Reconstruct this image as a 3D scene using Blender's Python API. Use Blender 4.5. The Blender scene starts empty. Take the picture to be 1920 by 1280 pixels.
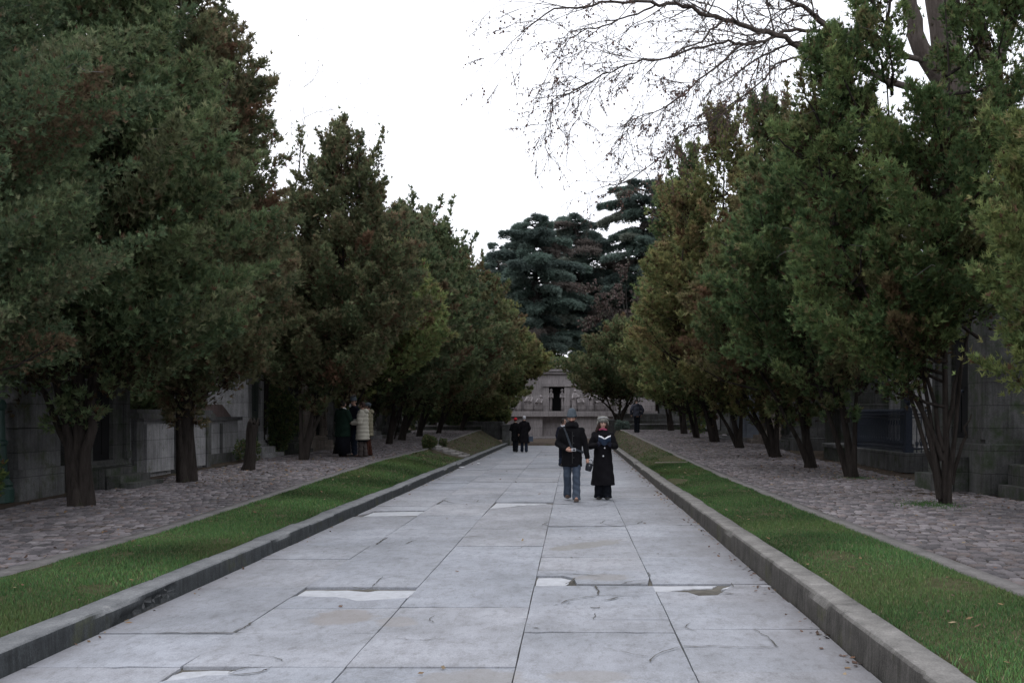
import bpy, math, random
import numpy as np
from mathutils import Vector

SC = bpy.context.scene
COL = SC.collection
PI = math.pi
F = 1867.0; VX = 1075.0; VY = 779.0; EYE = 1.7      # focal length (px of the 1920 frame), vanishing point, eye height


def G(px, py, z=0.0):
    """ground point seen at a photo pixel, for a surface at height z"""
    d = F * (EYE - z) / (py - VY)
    return ((px - VX) / F * d, d)


def ip(x, pts):
    return np.interp(x, [p[0] for p in pts], [p[1] for p in pts])


ZL = [(-5, .19), (13, .2), (19, .30), (27, .44), (35, .47), (40, .55), (47, .70), (56, .86), (75, .95)]
ZR = [(-5, .28), (8, .28), (15, .25), (23, .27), (31, .34), (38, .50), (46, .70), (55, .88), (75, 1.0)]
KL = [(0, .175), (10, .17), (57, .16)]
KR = [(4, .24), (9, .245), (15, .225), (26, .175), (57, .155)]
XE = [(0, 3.5), (15, 3.5), (31, 3.4), (38, 3.2), (45.5, 2.95), (55.6, 2.65)]
zl = lambda y: float(ip(y, ZL))
zr = lambda y: float(ip(y, ZR))


# ------------------------------------------------------------------ objects
def tag(o, label=None, cat=None, group=None, kind=None):
    if label: o['label'] = label
    if cat: o['category'] = cat
    if group: o['group'] = group
    if kind: o['kind'] = kind
    return o


def thing(name, loc, label, cat, group=None, rz=0.0):
    o = bpy.data.objects.new(name, None)
    COL.objects.link(o)
    o.empty_display_size = .2
    o.location = loc
    o.rotation_euler = (0, 0, rz)
    return tag(o, label, cat, group)


def mesh_np(name, V, Fq, mat=None, parent=None, smooth=False, col=None, loc=None, rz=0.0):
    """V (n,3); Fq (m,k) array of faces all of k corners, or a list of such arrays"""
    V = np.asarray(V, np.float32)
    if not isinstance(Fq, list): Fq = [Fq]
    me = bpy.data.meshes.new(name)
    me.vertices.add(len(V)); me.vertices.foreach_set('co', V.ravel())
    loops = np.concatenate([f.ravel() for f in Fq]).astype(np.int32)
    starts = []; off = 0
    for f in Fq:
        starts.append(off + np.arange(len(f)) * f.shape[1]); off += f.size
    starts = np.concatenate(starts).astype(np.int32)
    me.loops.add(len(loops)); me.loops.foreach_set('vertex_index', loops)
    me.polygons.add(len(starts)); me.polygons.foreach_set('loop_start', starts)
    if smooth: me.polygons.foreach_set('use_smooth', np.ones(len(starts), bool))
    if col is not None:
        a = me.color_attributes.new('Col', 'FLOAT_COLOR', 'POINT')
        c4 = np.ones((len(V), 4), np.float32); c4[:, :3] = col
        a.data.foreach_set('color', c4.ravel())
    me.update(calc_edges=True)
    me.validate()
    if mat: me.materials.append(mat)
    o = bpy.data.objects.new(name, me)
    COL.objects.link(o)
    if loc is not None: o.location = loc
    if rz: o.rotation_euler = (0, 0, rz)
    if parent: o.parent = parent
    return o


class MB:
    """collects shapes, links them as one mesh object"""
    def __init__(s): s.v = []; s.f = []

    def add(s, v, f):
        o = len(s.v); s.v += [tuple(p) for p in v]; s.f += [tuple(i + o for i in q) for q in f]; return s

    def box(s, x0, x1, y0, y1, z0, z1, bev=0.0):
        if bev > 0:
            b = bev
            v = []
            for z, e in ((z0, 0), (z1 - b, 0), (z1, b)):
                v += [(x0 + e, y0 + e, z), (x1 - e, y0 + e, z), (x1 - e, y1 - e, z), (x0 + e, y1 - e, z)]
            f = [(3, 2, 1, 0), (8, 9, 10, 11)]
            for k in (0, 4):
                f += [(k + i, k + (i + 1) % 4, k + 4 + (i + 1) % 4, k + 4 + i) for i in range(4)]
            return s.add(v, f)
        v = [(x0, y0, z0), (x1, y0, z0), (x1, y1, z0), (x0, y1, z0), (x0, y0, z1), (x1, y0, z1), (x1, y1, z1), (x0, y1, z1)]
        return s.add(v, [(3, 2, 1, 0), (4, 5, 6, 7), (0, 1, 5, 4), (1, 2, 6, 5), (2, 3, 7, 6), (3, 0, 4, 7)])

    def prism(s, poly, axis, a, b):
        """poly in the plane across axis: 'x': (y,z), 'y': (x,z), 'z': (x,y)"""
        def P(p, t): return {'x': (t, p[0], p[1]), 'y': (p[0], t, p[1]), 'z': (p[0], p[1], t)}[axis]
        n = len(poly)
        v = [P(p, a) for p in poly] + [P(p, b) for p in poly]
        return s.add(v, [tuple(range(n))[::-1], tuple(range(n, 2 * n))] + [(i, (i + 1) % n, n + (i + 1) % n, n + i) for i in range(n)])

    def lathe(s, prof, cx=0, cy=0, seg=16, sx=1.0, sy=1.0):
        v = []; f = []
        for r, z in prof:
            v += [(cx + r * sx * math.cos(2 * PI * i / seg), cy + r * sy * math.sin(2 * PI * i / seg), z) for i in range(seg)]
        for k in range(len(prof) - 1):
            f += [(k * seg + i, k * seg + (i + 1) % seg, (k + 1) * seg + (i + 1) % seg, (k + 1) * seg + i) for i in range(seg)]
        f += [tuple(range(seg))[::-1], tuple((len(prof) - 1) * seg + i for i in range(seg))]
        return s.add(v, f)

    def tube(s, pts, rad, seg=8, flat=1.0):
        v, f = tube(pts, rad, seg)
        n = len(v)
        s.add(v, f.tolist())
        o = len(s.v) - n
        k = len(pts)
        s.f += [tuple(o + i for i in range(seg))[::-1], tuple(o + (k - 1) * seg + i for i in range(seg))]
        return s

    def ball(s, c, r, seg=14, rings=10):
        v = []; f = []
        r = (r, r, r) if not hasattr(r, '__len__') else r
        for j in range(rings + 1):
            t = PI * (j + .02) / (rings + .04)
            v += [(c[0] + r[0] * math.sin(t) * math.cos(2 * PI * i / seg), c[1] + r[1] * math.sin(t) * math.sin(2 * PI * i / seg), c[2] - r[2] * math.cos(t)) for i in range(seg)]
        for k in range(rings):
            f += [(k * seg + i, k * seg + (i + 1) % seg, (k + 1) * seg + (i + 1) % seg, (k + 1) * seg + i) for i in range(seg)]
        f += [tuple(range(seg))[::-1], tuple(rings * seg + i for i in range(seg))]
        return s.add(v, f)

    def loft(s, rings):
        """rings: list of closed rings (same count)"""
        n = len(rings[0]); v = [p for r in rings for p in r]; f = []
        for k in range(len(rings) - 1):
            f += [(k * n + i, k * n + (i + 1) % n, (k + 1) * n + (i + 1) % n, (k + 1) * n + i) for i in range(n)]
        f += [tuple(range(n))[::-1], tuple((len(rings) - 1) * n + i for i in range(n))]
        return s.add(v, f)

    def build(s, name, mat, parent=None, smooth=False, loc=None, rz=0.0):
        me = bpy.data.meshes.new(name)
        me.from_pydata(s.v, [], s.f)
        if smooth: me.polygons.foreach_set('use_smooth', [True] * len(me.polygons))
        me.update()
        if mat: me.materials.append(mat)
        o = bpy.data.objects.new(name, me); COL.objects.link(o)
        if loc is not None: o.location = loc
        if rz: o.rotation_euler = (0, 0, rz)
        if parent: o.parent = parent
        return o


def tube(pts, rad, seg=8):
    P = np.asarray(pts, float); n = len(P)
    rad = np.broadcast_to(np.asarray(rad, float), (n,))
    T = np.gradient(P, axis=0); T /= np.linalg.norm(T, axis=1)[:, None] + 1e-9
    u = np.cross(T[0], (0, 0, 1.0))
    if np.linalg.norm(u) < .1: u = np.cross(T[0], (1.0, 0, 0))
    u /= np.linalg.norm(u)
    a = np.arange(seg) * 2 * PI / seg
    V = np.empty((n, seg, 3))
    for i in range(n):
        u = u - T[i] * np.dot(u, T[i]); u /= np.linalg.norm(u) + 1e-9
        w = np.cross(T[i], u)
        V[i] = P[i] + rad[i] * (np.cos(a)[:, None] * u + np.sin(a)[:, None] * w)
    i = np.arange(n - 1)[:, None] * seg; j = np.arange(seg)[None, :]; j2 = (j + 1) % seg
    Fq = np.stack([i + j, i + j2, i + seg + j2, i + seg + j], -1).reshape(-1, 4)
    return V.reshape(-1, 3), Fq


class NP:
    """collects numpy meshes (quads and tris)"""
    def __init__(s): s.V = []; s.Q = []; s.T = []; s.C = []; s.n = 0

    def add(s, V, Fq, col=None):
        (s.Q if Fq.shape[1] == 4 else s.T).append(Fq + s.n)
        s.V.append(V); s.n += len(V)
        if col is not None: s.C.append(np.broadcast_to(col, (len(V), 3)))
        return s

    def tube(s, pts, rad, seg=6, col=None):
        V, Fq = tube(pts, rad, seg); return s.add(V, Fq, col)

    def build(s, name, mat, parent=None, smooth=False, **k):
        fs = []
        if s.Q: fs.append(np.concatenate(s.Q))
        if s.T: fs.append(np.concatenate(s.T))
        return mesh_np(name, np.concatenate(s.V), fs, mat, parent, smooth, np.concatenate(s.C) if s.C else None, **k)


def noise2(x, y, seed=0):
    """cheap smooth value noise from sums of sines, about -1..1"""
    r = random.Random(seed); o = 0 * x
    for k in range(6):
        a = r.uniform(0, 2 * PI); fq = r.uniform(.6, 2.4); ph = r.uniform(0, 6.28)
        o = o + np.sin((x * math.cos(a) + y * math.sin(a)) * fq + ph)
    return o / 3.2


# ------------------------------------------------------------------ materials
def srgb(h):
    h = h.lstrip('#'); o = []
    for i in (0, 2, 4):
        c = int(h[i:i + 2], 16) / 255
        o.append(c / 12.92 if c < .04045 else ((c + .055) / 1.055) ** 2.4)
    return tuple(o) + (1,)


def c4(c): return tuple(c) if len(c) == 4 else tuple(c) + (1,)


class M:
    """small node-material builder"""
    def __init__(s, name, rough=.85, spec=.3):
        s.m = bpy.data.materials.new(name); s.m.use_nodes = True
        s.t = s.m.node_tree; s.n = s.t.nodes; s.l = s.t.links
        s.b = s.n['Principled BSDF']
        s.b.inputs['Roughness'].default_value = rough
        s.b.inputs['Specular IOR Level'].default_value = spec
        s.tc = s.n.new('ShaderNodeTexCoord')
        s.h = None

    def noise(s, scale, detail=6, rough=.6, dist=0.0, vec=None, stretch=None):
        t = s.n.new('ShaderNodeTexNoise')
        t.inputs['Scale'].default_value = scale; t.inputs['Detail'].default_value = detail
        t.inputs['Roughness'].default_value = rough; t.inputs['Distortion'].default_value = dist
        v = vec or s.tc.outputs['Object']
        if stretch:
            mp = s.n.new('ShaderNodeMapping'); mp.inputs['Scale'].default_value = stretch
            s.l.new(v, mp.inputs['Vector']); v = mp.outputs['Vector']
        s.l.new(v, t.inputs['Vector'])
        return t.outputs['Fac']

    def ramp(s, fac, *stops):
        r = s.n.new('ShaderNodeValToRGB'); e = r.color_ramp.elements
        while len(e) < len(stops): e.new(.5)
        for k, (p, c) in enumerate(stops):
            e[k].position = p; e[k].color = c4(c) if hasattr(c, '__len__') else (c, c, c, 1)
        s.l.new(fac, r.inputs['Fac']); return r.outputs['Color']

    def mix(s, fac, a, b, mode='MIX'):
        x = s.n.new('ShaderNodeMix'); x.data_type = 'RGBA'; x.blend_type = mode
        for sock, val in ((x.inputs[0], fac), (x.inputs[6], a), (x.inputs[7], b)):
            if isinstance(val, bpy.types.NodeSocket): s.l.new(val, sock)
            elif hasattr(val, '__len__'): sock.default_value = c4(val)
            else: sock.default_value = val
        return x.outputs[2]

    def math(s, op, a, b=0.0, clamp=False):
        x = s.n.new('ShaderNodeMath'); x.operation = op; x.use_clamp = clamp
        for sock, val in ((x.inputs[0], a), (x.inputs[1], b)):
            if isinstance(val, bpy.types.NodeSocket): s.l.new(val, sock)
            else: sock.default_value = val
        return x.outputs[0]

    def xyz(s):
        x = s.n.new('ShaderNodeSeparateXYZ'); s.l.new(s.tc.outputs['Object'], x.inputs[0]); return x.outputs

    def attr(s, name='Col'):
        a = s.n.new('ShaderNodeAttribute'); a.attribute_name = name; return a.outputs['Color']

    def color(s, c):
        if isinstance(c, bpy.types.NodeSocket): s.l.new(c, s.b.inputs['Base Color'])
        else: s.b.inputs['Base Color'].default_value = c4(c)
        return s

    def bump(s, h, strength=.4, dist=.02):
        b = s.n.new('ShaderNodeBump'); b.inputs['Strength'].default_value = strength; b.inputs['Distance'].default_value = dist
        s.l.new(h, b.inputs['Height'])
        if s.h is not None: s.l.new(s.h, b.inputs['Normal'])
        s.h = b.outputs['Normal']; s.l.new(s.h, s.b.inputs['Normal']); return s

    def end(s): return s.m


def simple(name, c1, c2=None, scale=6, rough=.85, bump=.3, bscale=None, bdist=.01, spec=.3, stretch=None):
    m = M(name, rough, spec)
    if c2 is None: m.color(c1)
    else: m.color(m.ramp(m.noise(scale, stretch=stretch), (.32, c1), (.68, c2)))
    if bump: m.bump(m.noise(bscale or scale * 4, stretch=stretch), bump, bdist)
    return m.end()


def stone(name, base, dark, moss=None, mossiness=.5, scale=1.6, streak=True, courses=.42):
    """weathered stone: tone patches, grain, rain streaks, moss stains"""
    m = M(name, .9, .2)
    c = m.ramp(m.noise(scale, 8, .65), (.3, dark), (.62, base))
    g = m.ramp(m.noise(38, 5, .7), (.35, (.72, .72, .72)), (.7, (1.08, 1.08, 1.08)))
    c = m.mix(1.0, c, g, 'MULTIPLY')
    if streak:
        st = m.ramp(m.noise(3.2, 6, .7, stretch=(4, 4, .35)), (.45, (1, 1, 1)), (.72, (.42, .42, .42)))
        c = m.mix(.75, c, st, 'MULTIPLY')
    if moss:
        k = m.ramp(m.noise(2.3, 8, .7), (.62 - .2 * mossiness, 0), (.8 - .2 * mossiness, 1))
        c = m.mix(k, c, moss)
    h = m.noise(14, 8, .7)
    if courses:      # dressed blocks in courses: dark open joints
        x, y, z = m.xyz(); cb = m.n.new('ShaderNodeCombineXYZ'); m.l.new(m.math('ADD', x, y), cb.inputs[0]); m.l.new(z, cb.inputs[1])
        bt = m.n.new('ShaderNodeTexBrick'); bt.inputs['Scale'].default_value = 1.0; bt.inputs['Brick Width'].default_value = courses * 2.1; bt.inputs['Row Height'].default_value = courses; bt.inputs['Mortar Size'].default_value = .009
        bt.inputs['Color1'].default_value = (1, 1, 1, 1); bt.inputs['Color2'].default_value = (.80, .80, .80, 1); bt.inputs['Mortar'].default_value = (.58, .58, .58, 1); m.l.new(cb.outputs[0], bt.inputs['Vector'])
        c = m.mix(1.0, c, bt.outputs['Color'], 'MULTIPLY')
    m.color(c)
    m.bump(h, .35, .02)
    return m.end()
# ================================================================== camera, light, sky
cam = bpy.data.cameras.new('camera'); cam_o = bpy.data.objects.new('camera', cam); COL.objects.link(cam_o)
cam.sensor_width = 36.0; cam.sensor_fit = 'HORIZONTAL'; cam.lens = F / 1920 * 36
cam.shift_x = -(VX - 960) / 1920; cam.shift_y = (VY - 640) / 1920
cam.clip_start = .1; cam.clip_end = 3000
cam_o.location = (0, 0, EYE); cam_o.rotation_euler = (PI / 2, 0, 0)
SC.camera = cam_o

SUN_EL, SUN_AZ = math.radians(38), math.radians(-35)
W = bpy.data.worlds.new('World'); SC.world = W; W.use_nodes = True
wn, wl = W.node_tree.nodes, W.node_tree.links
bg = wn['Background']
sky = wn.new('ShaderNodeTexSky'); sky.sky_type = 'NISHITA'; sky.sun_disc = False
sky.sun_elevation = SUN_EL; sky.sun_rotation = SUN_AZ; sky.air_density = 1.0; sky.dust_density = 4.0; sky.ozone_density = 1.0
# overcast: the blue sky shows only faintly through an even white cloud layer, brighter overhead
tcw = wn.new('ShaderNodeTexCoord'); sep = wn.new('ShaderNodeSeparateXYZ'); wl.new(tcw.outputs['Generated'], sep.inputs[0])
rmp = wn.new('ShaderNodeValToRGB'); e = rmp.color_ramp.elements
e[0].position = .0; e[0].color = (9.6, 9.95, 10.8, 1); e[1].position = .8; e[1].color = (12.6, 12.8, 13.6, 1)
wl.new(sep.outputs[2], rmp.inputs[0])
mx = wn.new('ShaderNodeMix'); mx.data_type = 'RGBA'; mx.inputs[0].default_value = .9
wl.new(sky.outputs[0], mx.inputs[6]); wl.new(rmp.outputs[0], mx.inputs[7]); wl.new(mx.outputs[2], bg.inputs['Color'])
bg.inputs['Strength'].default_value = .125
sl = bpy.data.lights.new('sun', 'SUN'); sl.energy = .5; sl.angle = math.radians(40); sl.color = (1, .97, .93)
so = bpy.data.objects.new('sun', sl); COL.objects.link(so); so.location = (0, 0, 60)
so.rotation_euler = (PI / 2 - SUN_EL, 0, PI - SUN_AZ)
SC.view_settings.view_transform = 'Standard'; SC.view_settings.look = 'None'
SC.view_settings.exposure = 0.22; SC.view_settings.gamma = 1.0; SC.view_settings.use_curve_mapping = False
SC.render.engine = 'CYCLES'
SC.cycles.max_bounces = 6; SC.cycles.diffuse_bounces = 3; SC.cycles.glossy_bounces = 2
SC.cycles.transmission_bounces = 3; SC.cycles.transparent_max_bounces = 4
SC.cycles.use_denoising = True

# ================================================================== ground
rng = np.random.default_rng(7)
XL0, XL1 = -3.72, -3.96      # left kerb, front and back
XR0, XR1 = 1.98, 2.22        # right kerb
XPL = -5.3                   # left path edge


def ground_z(x, y):
    x = np.asarray(x, float); y = np.asarray(y, float)
    side = np.where(x < 0, ip(y, ZL), ip(y, ZR)) - .03
    road = np.full_like(x, -.09)
    w = np.where(x < 0, np.clip((-x - 3.9) / 1.4, 0, 1), np.clip((x - 2.2) / .9, 0, 1))
    w = np.where(y > 58.5, 0 * w + np.clip((np.abs(x + .8) - 5) / 3, 0, 1), w)
    z = road * (1 - w) + side * w
    z = np.where((y > 58.5) & (w < 1), np.maximum(z, .05), z)
    hill = 5.05 + np.clip(y - 75, 0, 60) * .06 + np.clip(y - 135, 0, 400) * .03
    return np.where(y > 74.2, hill, z)


def grid(xs, ys, zf):
    X, Y = np.meshgrid(xs, ys); Z = zf(X, Y)
    nx, ny = len(xs), len(ys)
    i = np.arange(ny - 1)[:, None] * nx + np.arange(nx - 1)[None, :]
    return np.stack([X, Y, Z], -1).reshape(-1, 3), np.stack([i, i + 1, i + nx + 1, i + nx], -1).reshape(-1, 4)


earth = M('earth', .95, .1)
ec = earth.ramp(earth.noise(2.2, 8, .7), (.3, (.055, .043, .034)), (.7, (.125, .10, .082)))
ec = earth.mix(earth.ramp(earth.noise(.9, 6, .7), (.55, 0), (.75, .55)), ec, (.05, .075, .025))
ec = earth.mix(.6, ec, earth.ramp(earth.noise(60, 4, .7), (.35, (.5, .5, .5)), (.7, (1.25, 1.2, 1.15))), 'MULTIPLY')
earth.color(ec).bump(earth.noise(30, 6, .7), .6, .03)
earth = earth.end()
xs = np.concatenate([np.linspace(-600, -60, 10), np.linspace(-50, -10, 21), np.linspace(-9, -5.5, 8), np.linspace(-5.3, -3.95, 4),
                     np.linspace(-3.6, 1.9, 6), np.linspace(2.25, 4, 6), np.linspace(4.5, 12, 12), np.linspace(15, 60, 16), np.linspace(80, 600, 10)])
ys = np.concatenate([np.linspace(-60, 2, 6), np.linspace(4, 58.4, 50), np.linspace(58.6, 74.1, 12), [74.3], np.linspace(76, 140, 20), np.linspace(160, 1200, 14)])
V, Q = grid(xs, ys, ground_z)
tag(mesh_np('ground', V, Q, earth, smooth=False), 'dark earthy ground under the trees and around the tombs', None, None, 'structure')

# ------------------------------------------------------------------ road of concrete slabs
COLX = [XL0 + .012, -2.65, -1.54, -.39, .80, XR0 - .012]
ylist = lambda *py: [3174 / (p - VY) for p in py]
# transverse joints: (Y, half gap)
JT = [
    [(3174 / 471, .004), (3174 / 408, .005), (9.85, .0015), (11.8, .002), (13.0, .001), (15.0, .002), (3174 / 189, .006), (18.7, .003), (20.9, .003)],
    [(3174 / 471, .008), (7.78, .002), (8.79, .003), (3174 / 322, .012), (11.84, .002), (3174 / 228, .012), (14.9, .004), (3174 / 187, .002), (3174 / 165, .006), (21.4, .003)],
    [(3174 / 471, .002), (7.8, .0015), (8.85, .005), (9.86, .003), (13.0, .006), (14.97, .006), (16.8, .002), (3174 / 162, .010), (21.4, .004)],
    [(3174 / 480, .001), (7.82, .006), (8.3, .002), (8.94, .003), (9.98, .008), (10.9, .003), (12.0, .0015), (14.0, .0015), (3174 / 208, .005), (3174 / 161, .010), (21.2, .004)],
    [(6.6, .001), (7.93, .003), (3174 / 351, .007), (3174 / 315, .007), (12.0, .001), (14.0, .001), (3174 / 205, .005), (18.2, .002), (20.6, .003)],
]
rr = random.Random(3)
for j in JT:
    y = j[-1][0]
    while y < 55.5:
        y += rr.choice((1.02, 2.04, 2.04, 3.06)) + rr.uniform(-.03, .03); j.append((y, rr.choice((.003, .005, .007, .010))))
    j[:] = [q for q in j if q[0] < 56.4] + [(56.7, .004)]
    j.insert(0, (-4.0, .004)); j.insert(1, (1.0, .004)); j.insert(2, (3.9, .004))
    j.sort()
# holes broken out of slabs: (column, which edge, list of (px,py)) — the polygon is cut out of the slab by replacing part of that edge
P0 = lambda lst, z=0.0: [G(a, b, z) for a, b in lst]
CUT = {   # (column, index by far joint Y): new outline of the far edge, left to right
    (1, 3174 / 322): P0([(556, 1116), (600, 1118), (630, 1118), (650, 1121), (670, 1126), (700, 1124), (737, 1122), (763, 1120)]),
    (1, 3174 / 471): P0([(296, 1277), (353, 1271), (387, 1265), (427, 1264), (450, 1252), (500, 1250), (600, 1249.6), (664, 1249.6)]),
    (2, 3174 / 162): P0([(917, 953), (962, 949.5), (1000, 946.5), (1026, 944)]),
    (4, 3174 / 315): P0([(1226, 1109), (1255, 1107.5), (1290, 1109), (1310, 1115.5), (1345, 1114), (1360, 1105), (1372, 1094.3), (1460, 1094)]),
}
CUTN = {  # the same for near edges
    (0, 3174 / 189): P0([(668, 967), (690, 962), (702, 957.5), (760, 956.5), (806, 956.5), (790, 966)]),
    (3, 9.98): P0([(1004, 1079), (1055, 1079), (1076, 1084), (1082, 1094.6), (1214, 1095)]),
    (0, 3174 / 471): P0([(30, 1250), (213, 1250), (240, 1248), (303, 1249), (336, 1250)]),
}
V = []; Q = []; VC = []


def slab(outline, z, zb=-.05):
    """closed outline (x,y), counter-clockwise, as an ngon with skirts"""
    o = len(V); n = len(outline); tone = rr.choice((.93, .97, 1.0, 1.0, 1.03, 1.06)); warm = rr.uniform(-.015, .015)
    VC.extend([(tone + warm, tone, tone - warm, 1)] * (2 * n))
    for k, (x, y) in enumerate(outline): V.append((x, y, z(x, y)))
    for x, y in outline: V.append((x, y, zb))
    Q.append(tuple(range(o, o + n)))
    for i in range(n):
        Q.append((o + i, o + n + i, o + n + (i + 1) % n, o + (i + 1) % n))


for c in range(5):
    for k in range(len(JT[c]) - 1):
        (ya, ga), (yb, gb) = JT[c][k], JT[c][k + 1]
        gl = .0045 if c else .002; gr = .0045 if c < 4 else .002
        xa, xb = COLX[c] + gl, COLX[c + 1] - gr
        jit = lambda s=.004: rr.uniform(-s, s)
        nx = 6
        ga *= .95; gb *= .95; nx = 12
        near = [(xa + (xb - xa) * i / nx, ya + ga + (jit(.006) + (rr.random() < .12) * .02 if ga > .003 else 0)) for i in range(nx + 1)]
        far = [(xa + (xb - xa) * i / nx, yb - gb - (jit(.006) + (rr.random() < .12) * .025 if gb > .003 else 0)) for i in range(nx + 1)]
        for (cc, yy), pts in CUT.items():
            if cc == c and abs(yy - yb) < 1e-6: far = [(min(max(p[0], xa), xb), p[1] - .004) for p in pts]
        for (cc, yy), pts in CUTN.items():
            if cc == c and abs(yy - ya) < 1e-6: near = [(min(max(p[0], xa), xb), p[1] + .004) for p in pts]
        ny = max(2, int((yb - ya) / .4))
        right = [(xb + jit(.003), ya + (yb - ya) * i / ny) for i in range(1, ny)]
        left = [(xa + jit(.003), ya + (yb - ya) * i / ny) for i in range(ny - 1, 0, -1)]
        if far[0][1] < left[0][1]: left = [p for p in left if p[1] < far[0][1] - .02]
        if far[-1][1] < yb - .05: right = [p for p in right if p[1] < far[-1][1] - .02]
        right = [p for p in right if p[1] > near[-1][1] + .02]; left = [p for p in left if p[1] > near[0][1] + .02]
        z0 = rr.uniform(-.004, .004); sx = rr.uniform(-.004, .004); sy = rr.uniform(-.003, .003); ym = (ya + yb) / 2; xm = (xa + xb) / 2
        slab(near + right + far[::-1] + left, lambda x, y: z0 + sx * (x - xm) + sy * (y - ym))
road_mat = M('road_concrete', .8, .25)
x, y, z = road_mat.xyz()
c = road_mat.ramp(road_mat.noise(.55, 8, .62), (.36, (.255, .266, .292)), (.60, (.340, .352, .388)))
c = road_mat.mix(.9, c, road_mat.ramp(road_mat.noise(3.5, 9, .78, stretch=(1, .6, 1)), (.36, (.78, .77, .755)), (.56, (1.04, 1.04, 1.04))), 'MULTIPLY')
c = road_mat.mix(.8, c, road_mat.ramp(road_mat.noise(13, 8, .75, stretch=(1, .45, 1)), (.33, (.68, .665, .64)), (.50, (1.03, 1.03, 1.03))), 'MULTIPLY')
c = road_mat.mix(.7, c, road_mat.ramp(road_mat.noise(90, 4, .75), (.36, (.66, .65, .63)), (.6, (1.08, 1.08, 1.08))), 'MULTIPLY')
# pale worn scuffs
c = road_mat.mix(road_mat.ramp(road_mat.noise(1.7, 9, .75, stretch=(1, 2.2, 1)), (.60, 0), (.78, .55)), c, (.47, .48, .51))
# dried-puddle stains with a shape of their own
wob = road_mat.math('MULTIPLY', road_mat.math('SUBTRACT', road_mat.noise(4.2, 8, .7), .5), 1.9)


def stain(cx, cy, rx, ry, sk=0.0):
    dx = road_mat.math('SUBTRACT', x, cx); dy = road_mat.math('SUBTRACT', road_mat.math('SUBTRACT', y, cy), road_mat.math('MULTIPLY', dx, sk))
    a = road_mat.math('POWER', road_mat.math('ABSOLUTE', road_mat.math('DIVIDE', dx, rx)), 2.0)
    b = road_mat.math('POWER', road_mat.math('ABSOLUTE', road_mat.math('DIVIDE', dy, ry)), 2.0)
    return road_mat.math('ADD', road_mat.math('ADD', a, b), wob)


for (px, py, rx, ry, sk, col, hard, amt) in ((645, 1156, .33, .40, 0, (.22, .195, .175), .3, .55), (1100, 1021, .62, .42, .9, (.215, .205, .185), .2, .6), (886, 1272, .45, .30, 0, (.235, .215, .195), .35, .55),
                                  (1105, 1268, .33, .2, 0, (.235, .22, .205), .35, .5), (745, 1165, .2, .25, 0, (.24, .22, .205), .35, .45), (1130, 1082, .35, .25, 0, (.23, .21, .19), .5, .5)):
    gx, gy = G(px, py)
    c = road_mat.mix(road_mat.ramp(stain(gx, gy, rx, ry, sk), (.5, amt), (.5 + hard, 0)), c, col)
# dirt gathered in the gutters by the kerbs
wx = road_mat.math('ADD', x, road_mat.math('MULTIPLY', road_mat.math('SUBTRACT', road_mat.noise(1.6, 7, .7), .5), .8))
c = road_mat.mix(1.0, c, road_mat.attr(), 'MULTIPLY')
gut_r = road_mat.math('DIVIDE', road_mat.math('SUBTRACT', wx, 1.2), .85, True)
gut_l = road_mat.math('DIVIDE', road_mat.math('SUBTRACT', -3.30, wx), .5, True)
c = road_mat.mix(road_mat.math('MULTIPLY', gut_r, .62), c, (.135, .125, .125))
c = road_mat.mix(road_mat.math('MULTIPLY', gut_l, .5), c, (.16, .15, .15))
road_mat.color(c).bump(road_mat.noise(120, 5, .7), .25, .006).bump(road_mat.noise(9, 6, .6), .25, .012)
road_mat = road_mat.end()
me = bpy.data.meshes.new('road'); me.from_pydata(V, [], Q); me.update(); me.materials.append(road_mat)
ca = me.color_attributes.new('Col', 'FLOAT_COLOR', 'POINT'); ca.data.foreach_set('color', np.array(VC, np.float32).ravel())
road = bpy.data.objects.new('road', me); COL.objects.link(road)
tag(road, 'wide pale grey avenue of cracked concrete slabs', None, None, 'structure')

dirt_mat = simple('joint_dirt', (.045, .04, .033), (.15, .14, .12), 3, .95, .5)
b = MB(); b.box(XL0 - .06, XR0 + .06, -4, 56.7, -.16, -.022); tag(b.build('road_bed', dirt_mat), 'dark bed showing in the open joints of the slabs', None, None, 'structure')
# pale mortar bed showing where slabs are broken out
mortar_mat = M('mortar', .9, .15)
mortar_mat.color(mortar_mat.ramp(mortar_mat.noise(9, 8, .75), (.30, (.34, .34, .35)), (.46, (.42, .43, .455)), (.8, (.54, .55, .585)))).bump(mortar_mat.noise(26, 7, .7), .6, .02)
mortar_mat = mortar_mat.end()
V = []; Q = []


def patch(pts, z=-.012, inset=0.0):
    o = len(V); pts = P0(pts)
    cx = sum(p[0] for p in pts) / len(pts); cy = sum(p[1] for p in pts) / len(pts)
    pts2 = []
    for k in range(len(pts)):     # roughen the outline
        a, bb = pts[k], pts[(k + 1) % len(pts)]
        for t in (0, .33, .66):
            pts2.append((a[0] + (bb[0] - a[0]) * t + rr.uniform(-.012, .012), a[1] + (bb[1] - a[1]) * t + rr.uniform(-.012, .012)))
    for px, py in pts2: V.append((px, py, z))
    for px, py in pts2: V.append((px, py, z - .03))
    n = len(pts2)
    Q.append(tuple(range(o, o + n)))
    for i in range(n): Q.append((o + i, o + n + i, o + n + (i + 1) % n, o + (i + 1) % n))


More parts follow.
